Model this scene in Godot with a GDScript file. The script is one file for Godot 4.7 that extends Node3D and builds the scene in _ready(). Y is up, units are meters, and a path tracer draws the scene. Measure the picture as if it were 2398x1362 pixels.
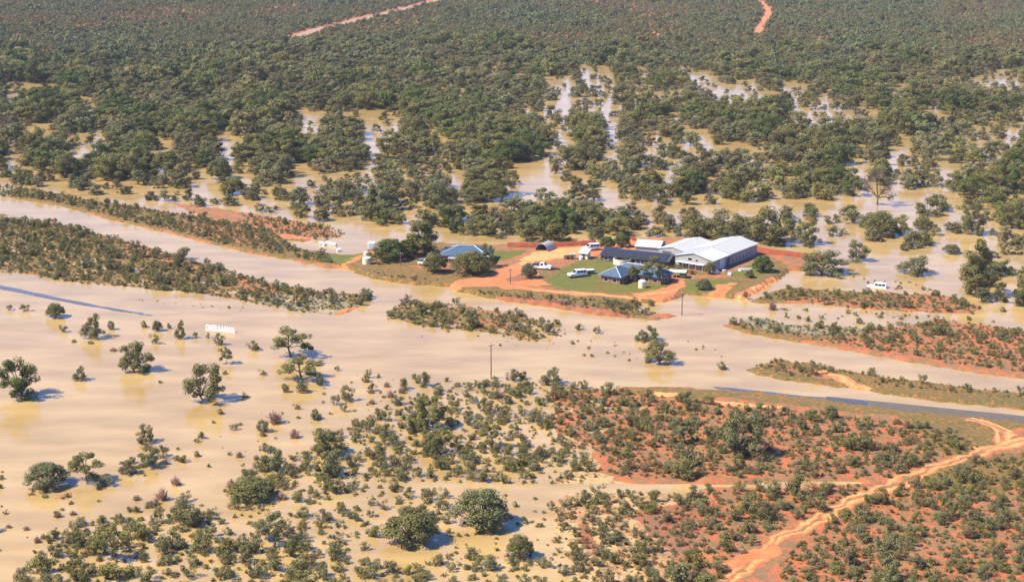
extends Node3D
# A flooded outback homestead seen from a low aircraft. Floodwater stands at y = 0.

# Site plan in metres: x to the right, z towards the viewer; zones are closed outlines x,z,x,z...
var land_zones := [[0.5,19.5,-281.2,30.4,-280.7,41.9,-278.8,57.8,-274.4,72.4,-266.8,87.2,-262.4,95.7,-259.6,72.5,-190.9,26.2,-190.9,22.6,-202.2,26.3,-213.1,30.1,-223.3,24.9,-226,19.8,-230.6,14.5,-236.4,14,-248.8,18.8,-257.7,26.4,-264.8,23.2,-274.9],[0.1,7.1,-228.8,13.4,-244.5,24.2,-267.3,35.1,-257.7,26.8,-190.9,10.7,-190.9,8.1,-199.3,6,-213.1],[0.06,7.7,-282.9,23.5,-278.8,23.4,-257.7,14.9,-244.5,7.6,-248.8],[-0.35,-3.4,-229.1,25.3,-229.5,35.2,-230.1,49.3,-230.5,63,-231.8,62.7,-230.8,49,-228.8,34.8,-227.5,25,-226.6,-3.4,-226.6],[0.05,-161.5,-455.2,-137.2,-440.3,-108.8,-413.7,-90.2,-395,-76.3,-382.6,-58.9,-364.3,-46.2,-357,-32.2,-352.8,-35.8,-347.5,-35.7,-340.8,-40.4,-333.2,-49.8,-337,-61.1,-344.7,-75.1,-353.6,-89.8,-358.7,-109.8,-365.6,-136.2,-380.2],[0.42,-141.1,-440.3,-108.1,-410.9,-89.9,-393.5,-77.2,-375.5,-86.1,-375.5,-108.6,-390,-138.7,-416.5],[0.42,-72,-371,-58.7,-363,-57.9,-357.8,-67.8,-359.5],[0.4,-42,-334.7,-36.4,-343.1,-36.4,-340.8,-39.9,-333.6],[0.45,-179.5,-508.6,-156.3,-490.3,-137.9,-475.4,-116.6,-461.3,-98.1,-449.9,-82,-440.3,-66.9,-425.1,-56.7,-418.2,-57.9,-413.1,-67.6,-413.7,-58.9,-402.8,-46.4,-396.6,-41.1,-396,-44.7,-381.2,-49.2,-381.2,-56.8,-388,-75,-400.7,-91.2,-416.5,-114.6,-437.2,-144.9,-466.1,-171.1,-483.5],[0.1,-112.8,-473.9,-79,-453.2,-55.6,-434.1,-48.9,-419.3,-60.8,-416.5,-89.7,-440.3],[0.8,-41.1,-396,-38.8,-402.8,-23.9,-409.8,-5.8,-406.6,1.3,-409.8,12.1,-408.2,22.9,-409.8,34.1,-415.4,43.9,-415.4,59.6,-415.4,68.1,-400.2,75.1,-393.5,84.6,-389,76.3,-378.4,72.3,-377.9,66.3,-365.6,56.3,-348.7,50.9,-350.7,42.9,-353.6,38.1,-347.1,30.7,-344.7,26.7,-332.1,18,-336.2,10.2,-341.2,0.1,-346.3,-8.2,-352,-14,-357.4,-14.6,-361.2,-23.4,-363,-34.6,-368.7,-44.8,-382.2],[0.25,23.8,-333.2,27.2,-338.5,29.9,-335.8,39,-335.1,39.6,-333.2,33.4,-330.3,27.6,-331],[0.02,-28.6,-340.8,-24.6,-348.7,-10,-343.1,0.1,-335.8,11.7,-326.7,12.4,-317.9,4.7,-312.3,-4.6,-319,-19.2,-324.9,-28.9,-331],[0.4,-13.8,-335.8,-0.9,-330.3,0.1,-323.8,-9.5,-324.9],[0.35,57,-346.7,62.7,-353.6,69.3,-361.2,79.1,-357,89.2,-355.3,104.5,-353.6,112,-340.8,107.4,-335.5,94.9,-337,80.8,-340.8,71.6,-345.5,61.3,-344.7],[0.12,47.5,-325.9,57.4,-333.2,63.1,-326.7,77.3,-324.9,86.5,-323.1,74.6,-312.9,61.2,-316.3],[0.45,47.5,-325.9,52,-323.8,61.5,-317.9,71.6,-316.3,82.2,-321.4,97.8,-329.5,116.2,-320.3,104.3,-285.1,95.4,-289.6,88.1,-294.2,72.9,-305.2,60.8,-313.6,52.2,-319],[0.4,48.5,-291.9,54.5,-298.7,62.1,-296.6,73.4,-287.9,84.9,-282.9,101.2,-275.9,98.1,-266.8,81.9,-272,67.2,-279.6,55.6,-285.1,49.4,-289],[0.2,-74.4,-224.2,-71.1,-226,-69.4,-224.8,-72.3,-223]]
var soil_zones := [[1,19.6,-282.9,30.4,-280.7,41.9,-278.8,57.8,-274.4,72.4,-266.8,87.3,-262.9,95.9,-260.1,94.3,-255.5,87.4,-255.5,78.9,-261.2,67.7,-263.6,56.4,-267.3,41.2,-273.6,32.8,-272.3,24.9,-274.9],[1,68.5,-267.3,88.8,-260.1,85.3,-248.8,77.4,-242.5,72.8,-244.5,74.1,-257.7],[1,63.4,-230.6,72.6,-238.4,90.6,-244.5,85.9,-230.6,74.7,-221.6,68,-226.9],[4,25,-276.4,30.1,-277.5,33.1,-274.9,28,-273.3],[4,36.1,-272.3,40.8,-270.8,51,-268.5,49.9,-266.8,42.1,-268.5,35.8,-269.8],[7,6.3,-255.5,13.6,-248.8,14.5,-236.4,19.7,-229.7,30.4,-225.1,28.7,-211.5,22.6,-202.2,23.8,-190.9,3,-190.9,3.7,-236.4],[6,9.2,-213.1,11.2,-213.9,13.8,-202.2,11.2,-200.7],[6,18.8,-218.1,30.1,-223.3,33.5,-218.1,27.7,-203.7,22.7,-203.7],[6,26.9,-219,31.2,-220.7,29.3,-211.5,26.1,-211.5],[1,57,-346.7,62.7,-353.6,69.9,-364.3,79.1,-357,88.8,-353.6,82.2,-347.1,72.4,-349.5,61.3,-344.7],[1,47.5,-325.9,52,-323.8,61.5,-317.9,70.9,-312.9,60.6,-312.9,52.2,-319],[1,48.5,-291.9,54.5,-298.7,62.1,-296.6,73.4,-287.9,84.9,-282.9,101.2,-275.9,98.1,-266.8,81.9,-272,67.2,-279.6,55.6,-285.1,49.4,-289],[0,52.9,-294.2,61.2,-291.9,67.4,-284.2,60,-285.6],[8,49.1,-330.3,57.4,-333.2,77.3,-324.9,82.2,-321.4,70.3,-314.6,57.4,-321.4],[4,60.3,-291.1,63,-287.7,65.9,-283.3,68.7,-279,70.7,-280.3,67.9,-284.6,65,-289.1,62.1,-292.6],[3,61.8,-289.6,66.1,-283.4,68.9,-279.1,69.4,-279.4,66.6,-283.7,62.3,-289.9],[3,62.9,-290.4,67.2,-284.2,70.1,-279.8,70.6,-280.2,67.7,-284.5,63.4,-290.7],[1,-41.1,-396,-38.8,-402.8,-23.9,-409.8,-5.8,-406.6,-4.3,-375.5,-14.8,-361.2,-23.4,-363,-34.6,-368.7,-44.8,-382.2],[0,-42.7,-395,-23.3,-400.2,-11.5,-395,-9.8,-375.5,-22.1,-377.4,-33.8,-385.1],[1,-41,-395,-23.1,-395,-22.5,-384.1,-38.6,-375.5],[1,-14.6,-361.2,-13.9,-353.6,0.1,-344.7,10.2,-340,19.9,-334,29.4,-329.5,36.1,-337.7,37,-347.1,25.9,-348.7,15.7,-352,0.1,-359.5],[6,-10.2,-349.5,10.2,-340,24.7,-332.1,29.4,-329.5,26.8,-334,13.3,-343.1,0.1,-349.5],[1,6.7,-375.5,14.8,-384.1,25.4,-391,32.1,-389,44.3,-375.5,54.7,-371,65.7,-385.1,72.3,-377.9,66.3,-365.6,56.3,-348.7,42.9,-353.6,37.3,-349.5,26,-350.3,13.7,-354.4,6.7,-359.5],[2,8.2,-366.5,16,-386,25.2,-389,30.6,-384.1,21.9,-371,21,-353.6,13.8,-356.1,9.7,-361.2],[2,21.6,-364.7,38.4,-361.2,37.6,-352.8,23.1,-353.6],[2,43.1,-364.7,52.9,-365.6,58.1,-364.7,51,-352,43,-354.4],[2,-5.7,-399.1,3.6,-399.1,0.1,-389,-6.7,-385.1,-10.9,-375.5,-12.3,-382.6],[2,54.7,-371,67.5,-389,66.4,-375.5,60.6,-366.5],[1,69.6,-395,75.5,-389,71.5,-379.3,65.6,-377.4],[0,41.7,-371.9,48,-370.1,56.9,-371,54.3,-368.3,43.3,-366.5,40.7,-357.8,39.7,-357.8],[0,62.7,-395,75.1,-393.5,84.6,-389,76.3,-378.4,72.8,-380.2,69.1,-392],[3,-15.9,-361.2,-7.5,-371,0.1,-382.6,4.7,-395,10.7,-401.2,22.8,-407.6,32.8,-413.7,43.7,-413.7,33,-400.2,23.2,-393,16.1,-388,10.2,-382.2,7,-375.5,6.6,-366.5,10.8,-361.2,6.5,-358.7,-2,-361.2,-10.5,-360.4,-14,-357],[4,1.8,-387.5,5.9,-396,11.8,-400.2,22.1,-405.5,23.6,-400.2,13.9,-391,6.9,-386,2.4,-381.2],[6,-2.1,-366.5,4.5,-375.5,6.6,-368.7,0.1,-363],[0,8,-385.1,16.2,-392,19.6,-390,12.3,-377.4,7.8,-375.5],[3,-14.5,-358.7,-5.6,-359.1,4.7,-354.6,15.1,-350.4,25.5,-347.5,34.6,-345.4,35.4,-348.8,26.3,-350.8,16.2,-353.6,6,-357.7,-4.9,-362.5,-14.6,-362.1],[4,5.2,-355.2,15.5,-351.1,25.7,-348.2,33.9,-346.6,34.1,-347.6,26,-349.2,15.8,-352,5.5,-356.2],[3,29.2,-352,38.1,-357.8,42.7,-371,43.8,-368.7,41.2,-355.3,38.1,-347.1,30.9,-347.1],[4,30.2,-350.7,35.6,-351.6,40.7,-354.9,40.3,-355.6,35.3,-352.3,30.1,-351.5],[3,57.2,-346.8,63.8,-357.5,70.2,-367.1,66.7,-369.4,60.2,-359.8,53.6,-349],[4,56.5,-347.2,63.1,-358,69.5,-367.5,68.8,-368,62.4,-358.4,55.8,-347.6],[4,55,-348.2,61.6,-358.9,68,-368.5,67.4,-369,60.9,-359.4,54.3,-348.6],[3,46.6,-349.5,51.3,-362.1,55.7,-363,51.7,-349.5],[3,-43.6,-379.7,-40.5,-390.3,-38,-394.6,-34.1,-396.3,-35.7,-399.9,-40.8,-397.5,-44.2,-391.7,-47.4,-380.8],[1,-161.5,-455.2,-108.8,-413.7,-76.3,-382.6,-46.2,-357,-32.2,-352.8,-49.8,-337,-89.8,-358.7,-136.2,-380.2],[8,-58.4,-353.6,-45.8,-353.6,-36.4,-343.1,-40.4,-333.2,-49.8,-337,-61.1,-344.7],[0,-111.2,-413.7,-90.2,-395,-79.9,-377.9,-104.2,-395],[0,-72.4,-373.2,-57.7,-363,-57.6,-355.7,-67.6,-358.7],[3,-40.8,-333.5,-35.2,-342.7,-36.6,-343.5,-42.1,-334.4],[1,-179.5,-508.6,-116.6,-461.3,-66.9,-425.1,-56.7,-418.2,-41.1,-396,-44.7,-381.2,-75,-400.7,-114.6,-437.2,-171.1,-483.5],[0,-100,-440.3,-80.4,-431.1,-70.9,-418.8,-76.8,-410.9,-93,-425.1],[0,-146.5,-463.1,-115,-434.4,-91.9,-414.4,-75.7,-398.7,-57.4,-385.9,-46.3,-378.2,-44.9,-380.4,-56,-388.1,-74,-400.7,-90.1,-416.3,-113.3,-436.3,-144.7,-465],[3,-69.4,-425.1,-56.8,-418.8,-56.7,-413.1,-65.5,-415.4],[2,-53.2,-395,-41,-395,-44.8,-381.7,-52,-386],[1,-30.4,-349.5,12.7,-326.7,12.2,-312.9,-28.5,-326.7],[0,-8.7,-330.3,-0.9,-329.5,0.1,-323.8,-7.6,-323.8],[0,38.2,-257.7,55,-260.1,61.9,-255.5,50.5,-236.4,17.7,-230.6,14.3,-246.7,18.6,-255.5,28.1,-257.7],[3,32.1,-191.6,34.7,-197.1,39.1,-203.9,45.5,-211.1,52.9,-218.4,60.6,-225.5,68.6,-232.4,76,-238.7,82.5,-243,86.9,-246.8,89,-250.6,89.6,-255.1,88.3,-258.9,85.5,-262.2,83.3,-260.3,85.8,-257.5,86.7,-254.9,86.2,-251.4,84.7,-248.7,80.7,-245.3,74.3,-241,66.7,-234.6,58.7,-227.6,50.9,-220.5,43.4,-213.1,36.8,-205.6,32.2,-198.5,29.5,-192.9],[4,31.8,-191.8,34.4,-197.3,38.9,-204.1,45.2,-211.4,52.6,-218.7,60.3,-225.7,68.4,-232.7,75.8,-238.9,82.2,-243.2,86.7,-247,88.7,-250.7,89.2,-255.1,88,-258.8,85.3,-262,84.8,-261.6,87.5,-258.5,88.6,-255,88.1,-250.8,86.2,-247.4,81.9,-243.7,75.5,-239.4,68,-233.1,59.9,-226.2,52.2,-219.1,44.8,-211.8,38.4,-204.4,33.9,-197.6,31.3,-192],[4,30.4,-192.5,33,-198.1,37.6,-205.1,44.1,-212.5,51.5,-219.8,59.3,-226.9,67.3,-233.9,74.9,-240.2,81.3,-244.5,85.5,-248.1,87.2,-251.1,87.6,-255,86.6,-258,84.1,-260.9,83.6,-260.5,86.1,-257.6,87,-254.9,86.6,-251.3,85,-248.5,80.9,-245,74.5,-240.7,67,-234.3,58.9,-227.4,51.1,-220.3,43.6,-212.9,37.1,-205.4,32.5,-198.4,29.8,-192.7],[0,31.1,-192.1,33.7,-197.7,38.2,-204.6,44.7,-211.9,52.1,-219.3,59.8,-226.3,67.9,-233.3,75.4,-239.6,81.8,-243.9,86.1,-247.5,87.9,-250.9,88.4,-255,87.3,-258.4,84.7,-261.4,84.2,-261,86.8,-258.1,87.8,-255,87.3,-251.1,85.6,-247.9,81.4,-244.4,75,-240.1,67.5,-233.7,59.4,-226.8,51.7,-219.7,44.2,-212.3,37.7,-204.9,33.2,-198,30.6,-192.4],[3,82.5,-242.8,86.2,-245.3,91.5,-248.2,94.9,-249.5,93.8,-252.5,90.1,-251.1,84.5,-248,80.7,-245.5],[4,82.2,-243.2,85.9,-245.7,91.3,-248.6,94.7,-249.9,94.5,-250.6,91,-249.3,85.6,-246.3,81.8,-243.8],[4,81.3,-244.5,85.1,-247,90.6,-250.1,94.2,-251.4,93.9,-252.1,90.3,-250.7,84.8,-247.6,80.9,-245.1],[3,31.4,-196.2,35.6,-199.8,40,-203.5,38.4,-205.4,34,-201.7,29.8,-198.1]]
var tree_gaps := [[-319.9,-1001.2,-293.5,-1001.2,-254.1,-863.7,-277,-863.7],[-288.2,-951.7,-277.2,-951.7,-243.7,-833.8,-253.4,-833.8],[-255.2,-962.9,-241,-962.9,-210.7,-838.9,-223.2,-838.9],[-251.6,-1036,-211.1,-1036,-182.9,-894.4,-218,-894.4],[-275.4,-803.6,-254.1,-803.6,-220.7,-694.9,-239.2,-694.9],[-255.9,-803.6,-240.4,-803.6,-215.1,-716.6,-229,-716.6],[-214.8,-742.7,-205.7,-742.7,-186.3,-670.4,-194.5,-670.4],[-218.3,-654.9,-199.9,-654.9,-178.2,-581.1,-194.6,-581.1],[-202.3,-584,-189.8,-584,-170.6,-522.4,-181.8,-522.4],[-182.3,-626.6,-169.7,-626.6,-153,-562.6,-164.3,-562.6],[-153.2,-621.7,-147,-621.7,-130.1,-547.7,-135.6,-547.7],[-143.9,-600.6,-133.9,-600.6,-118.9,-530.6,-127.7,-530.6],[-128.4,-636.6,-118.7,-636.6,-105.2,-561.3,-113.8,-561.3],[-103.3,-703.7,-93.2,-703.7,-78.4,-588.6,-86.9,-588.6],[-108.1,-548.5,-95.8,-548.5,-86.1,-490.5,-97.2,-490.5],[-83.1,-550.5,-71,-550.5,-61.8,-476.4,-72.4,-476.4],[-115.5,-534.6,-107.4,-534.6,-96.7,-478.9,-104,-478.9],[-80.1,-694.6,-64.6,-694.6,-57.9,-620.2,-71.8,-620.2],[-59.2,-694.6,-50.7,-694.6,-43.2,-588,-50.4,-588],[-42.5,-649.5,-28.9,-649.5,-26.1,-585.1,-38.4,-585.1],[-5.2,-548.5,21.4,-548.5,19.1,-487.4,-4.7,-487.4],[15.1,-657.5,27.7,-657.5,23.5,-552.9,12.8,-552.9],[40.7,-924.8,49.9,-924.8,44.4,-820.2,36.2,-820.2],[47.2,-899.3,58.7,-899.3,51.4,-784.1,41.3,-784.1],[35.9,-998.2,58,-998.2,54,-929.1,33.5,-929.1],[43.5,-774.8,54.1,-774.8,45.4,-645.4,36.5,-645.4],[14.9,-843.3,36,-843.3,31.5,-735.6,13,-735.6],[38.5,-594.9,43.6,-594.9,40.2,-546.8,35.5,-546.8],[1.8,-891.9,11.4,-891.9,10.2,-793.1,1.6,-793.1],[-13.2,-879.8,-7.5,-879.8,-6.4,-751.7,-11.4,-751.7],[39.3,-630.3,45.2,-630.3,42.5,-590.7,36.9,-590.7],[101.9,-834.7,115.2,-834.7,102.5,-740,90.7,-740],[124.8,-824.1,137.7,-824.1,119.2,-710.5,108.1,-710.5],[105.6,-793.8,127.8,-793.8,121.2,-751.4,100.2,-751.4],[74.2,-879.8,81.2,-879.8,69,-744.1,63.1,-744.1],[103.6,-943.5,116.4,-943.5,104.7,-846.1,93.1,-846.1],[146.4,-809.7,158.4,-809.7,145.1,-739.6,134.1,-739.6],[144.6,-765.6,149.6,-765.6,133.3,-679.5,128.8,-679.5],[138.5,-694.6,172.3,-694.6,158.7,-637.8,127.6,-637.8],[185.8,-694.6,198.7,-694.6,183.7,-640.3,171.8,-640.3],[156.6,-614.5,167.8,-614.5,152.6,-557,142.5,-557],[72.5,-636.6,85,-636.6,79.1,-590.9,67.5,-590.9],[74.1,-589.4,85.7,-589.4,80.2,-550.4,69.4,-550.4],[128.8,-560.2,135.2,-560.2,116.8,-480.5,111.2,-480.5],[203,-803.6,211.7,-803.6,191.1,-722.9,183.2,-722.9],[210,-753.1,216,-753.1,201.7,-701.6,196.1,-701.6],[297.4,-930,306.1,-930,281.2,-852.6,273.2,-852.6],[271.8,-971.5,279.5,-971.5,261.6,-907.9,254.4,-907.9],[274.2,-879.8,300.7,-879.8,267.5,-780,243.9,-780],[122.8,-684.2,128.3,-684.2,117.6,-625.1,112.6,-625.1],[91.1,-589.4,102.6,-589.4,97.4,-558.2,86.5,-558.2],[70.4,-688.6,77.9,-688.6,72.3,-637.7,65.3,-637.7],[213.7,-649.5,224.1,-649.5,199.4,-575.2,190.1,-575.2],[-181.9,-600.6,-173.6,-600.6,-156.7,-539.7,-164.1,-539.7],[-62.7,-636.6,-53.9,-636.6,-47.1,-553.5,-54.8,-553.5],[51.2,-578.7,60.8,-578.7,57.3,-543.4,48.2,-543.4]]
var open_zones := [[-59.9,-423.4,-55.6,-434.1,-45.8,-437.2,-29.9,-428.1,-23.4,-423.4,-6.1,-425.1,-2.3,-408.2,34.4,-419.3,61,-416.5,70.2,-405.5,87.6,-392.5,101.9,-385.1,99.9,-364.3,104.5,-353.6,113.3,-341.6,120.3,-326.7,72.8,-188.3,-72.7,-188.3,-136.9,-375.5,-94.9,-357.8,-49.1,-332.1,-34.3,-341.6,-31.2,-353.6,-46.3,-357.8,-60.1,-364.7,-76.4,-383.1,-108.9,-414.2,-165.3,-458.5,-174.4,-485,-115.4,-440.3,-75.3,-402.3,-57,-389,-49.4,-382.6,-48.5,-395,-60.1,-402.8,-65.6,-416.5]]
var wood_zones := [[7.3,1.12,-194.5,-534.6,-148.3,-512.8,-109.6,-485,-75.9,-466.8,-39.5,-453.2,-6.6,-466.8,5.9,-496.5,14.8,-504.5,23.9,-636.6,11.8,-813.7,14.6,-1010.5,-57.6,-1023.1,-168.4,-992.1,-343.7,-962.9],[7.3,1,14.6,-1010.5,140.8,-992.1,344.2,-962.9,292.2,-813.7,206.3,-803.6,152.7,-824.1,97.7,-856.7,46.5,-904.3,11.8,-813.7],[9.3,0.88,11.8,-813.7,46.5,-904.3,97.7,-856.7,152.7,-824.1,206.3,-803.6,292.2,-813.7,234.9,-649.5,188.3,-656.2,149.2,-649.5,115.3,-669.9,75.4,-656.2,23.9,-636.6],[8,1.05,23.9,-636.6,75.4,-656.2,115.3,-669.9,149.2,-649.5,188.3,-656.2,234.9,-649.5,193.2,-530.1,139.2,-534.6,119.5,-543.8,77.4,-534.6,32.8,-512.8,14.8,-504.5],[8.3,0.8,4.5,-496.5,32.8,-512.8,77.4,-534.6,119.5,-543.8,113,-473.9,82.7,-473.9,59.8,-466.8,34.6,-473.9,11.2,-473.9],[9.5,0.85,124.3,-530.1,193.2,-530.1,161.9,-440.3,144.7,-473.9,122.5,-496.5],[6.2,0.72,-23.5,-425.1,-4.8,-419.3,-2.3,-410.9,24.5,-416.5,34.6,-421.1,44.3,-419.3,61.6,-420.5,69.4,-408.2,76.9,-416.5,64.3,-440.3,47.3,-449.9,23.9,-453.2,-6.5,-453.2,-20.7,-446.6],[11,0.7,69.9,-410.9,88.2,-395,102.5,-387.5,117,-416.5,105.7,-453.2,87.1,-459.9,70.7,-440.3],[7,0.55,-189.8,-530.1,-147.1,-508.6,-109.6,-485,-75.3,-463.3,-39.2,-449.9,-25.5,-440.3,-37.9,-434.1,-58.9,-440.3,-85.5,-459.9,-119.6,-473.9,-158.2,-496.5,-183.9,-512.8],[13,0.7,122.3,-466.8,143.7,-470.3,159.7,-434.1,130.2,-349.5,114.9,-353.6,108.4,-375.5],[9,0.6,120.5,-375.5,139.3,-375.5,122.2,-326.7,114.3,-341.6]]
var bush_zones := [[2.3,1,0,-162.4,-449.9,-136.5,-437.8,-108.1,-410.9,-89.8,-393,-75.9,-380.2,-58.7,-363,-46,-355.3,-32.1,-352,-35.7,-340.8,-49.8,-337,-61.1,-344.7,-75.1,-353.6,-89.8,-358.7,-109.8,-365.6,-138.2,-379.3],[2.3,0.95,1,-180.5,-502.9,-155.8,-488.8,-137.5,-473.9,-116.3,-459.9,-97.7,-447.9,-81.5,-437.2,-69.1,-423.4,-64.8,-410.9,-50.9,-395,-45.9,-382.2,-57.3,-391,-75.5,-403.4,-91.8,-419.3,-115.4,-440.3,-145.9,-469.6,-174.4,-485],[2.8,0.8,0,-84.3,-453.2,-55.6,-434.1,-44.6,-425.1,-53.1,-413.7,-60.8,-416.5,-75.4,-431.1],[2.9,0.8,1,-12.5,-356.1,0.1,-352,10.4,-348.7,22.5,-344.7,29.6,-343.5,29.8,-334,23,-335.5,10.2,-342.3,-5.1,-350.3],[3.4,0.85,0,24.6,-344.7,34.8,-345.5,32.6,-332.1,25.7,-332.1],[2.6,0.95,0,-29.1,-340.8,-24.6,-348.7,-10,-343.1,0.1,-335.8,11.7,-326.7,12.4,-317.9,4.7,-312.3,-4.6,-319,-19.2,-324.9,-28.9,-331],[5,0.4,2,-29.3,-330.3,-4.6,-317.9,28,-312.9,24.9,-297.2,4.7,-306.5,-18.7,-316.3],[2.4,0.85,1,58.6,-347.1,69,-359.5,78.9,-356.1,89,-354.4,104.3,-352.8,112,-340.8,107.4,-335.5,94.9,-337,80.8,-340.8,71.6,-345.5],[4.5,0.7,0,60.7,-341.6,80.3,-338.5,107,-334,116.2,-326.7,97.5,-328.5,77.3,-324.9,63.8,-330.3],[2.45,0.88,0,48.6,-326.7,57.3,-332.5,63,-325.9,77.2,-324.5,97.6,-328.8,117.9,-319.7,107.2,-288.4,96.3,-292.5,88.9,-297.2,73.5,-307.7,61.2,-316.3,52.4,-320.3],[3.8,0.85,1,50.1,-293.6,54.5,-298.4,62.1,-296.6,73.5,-288.4,84.9,-282.9,102.7,-275.4,101.2,-271,83.4,-277.5,67.9,-282.9,56,-287.3],[2.2,1,1,28,-273.6,32.9,-272.8,40.7,-269.8,52.2,-266.1,63.1,-261.2,74.1,-257.7,82.4,-246.7,75.6,-241.4,63.6,-231.6,42.4,-231.6,19.8,-231.6,14.5,-236.4,14,-248.8,18.8,-257.7],[2.2,1,1,9,-225.1,30.4,-225.5,48.7,-227.3,60.1,-228.4,44.8,-213.9,35.2,-202.9,30.1,-193.3,28.8,-188.3,5.9,-188.3,5.9,-209.9],[2.2,1.05,1,63.2,-226.9,75.9,-237.4,84.8,-242.5,92.1,-244.5,72.8,-188.3,34.7,-188.3,41,-203.7,50.4,-215.6],[2.15,0.95,0,-10.1,-282.9,1.8,-287,11.9,-281.5,23.5,-278.8,28,-273.6,18.8,-257.7,13.8,-244.5,14.2,-231.6,6.4,-229.7,-10.5,-230.3,-23.9,-230.6,-32.4,-231.6,-37,-244.5,-26.8,-262.4,-19.7,-274.9],[2.3,1,0,-47.8,-238.4,-37,-244.5,-23.8,-229.7,-10.3,-226,-9,-211.5,-20.3,-221.6,-21.2,-202.2,-30.6,-197.8,-38.7,-209.9,-46.1,-221.6],[2.4,1,0,-64.8,-215.6,-53.2,-223.3,-42.7,-218.1,-35.2,-203.7,-18.4,-199.3,-6.2,-202.2,6.2,-197.8,7.1,-188.3,-68,-188.3,-72.1,-205.2],[5.5,0.75,2,-29.3,-288.4,-10.2,-285.6,-19.7,-274.9,-26.7,-261.2,-37.3,-246.7,-46.7,-240.4,-56.2,-230.6,-67.1,-234.5,-63.8,-244.5,-52.4,-255.5,-40.9,-272.3],[6,0.6,2,-89.1,-240.4,-82,-236.4,-66,-225.1,-54,-226.9,-62.4,-211.5,-72.1,-205.2,-76.2,-202.2],[4.5,0.7,0,-5.4,-225.1,6.3,-225.1,5.6,-197.8,-9.1,-197.8,-10.8,-208.3],[8.5,0.35,2,-54.2,-282.9,-26.3,-294.2,-8.5,-288.4,-24.1,-267.3,-44.5,-244.5,-56.1,-236.4,-56,-257.7],[7,0.4,2,18.9,-316.3,41.1,-312.9,49.8,-297.2,38.8,-294.2,22.3,-297.2],[4.5,0.55,1,-37.4,-375.5,-25.9,-368.7,-17.2,-366.5,-21.3,-363,-32.5,-368.7],[5.5,0.7,0,87.4,-375.5,100.5,-366.5,111.9,-343.5,120.9,-328.5,104.5,-353.6,87.7,-357.8],[1.6,0.2,2,-92.1,-350.7,-60.3,-340,-59.8,-337,-91.3,-347.5],[1.6,0.22,2,-57.4,-347.5,-45.1,-347.5,-37.2,-340.8,-40.6,-334.7,-49.9,-337.7],[2.2,0.7,1,39.9,-381.2,44.4,-376.5,48.3,-371.9,45.9,-370.1,40.9,-374.6]]
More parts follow.
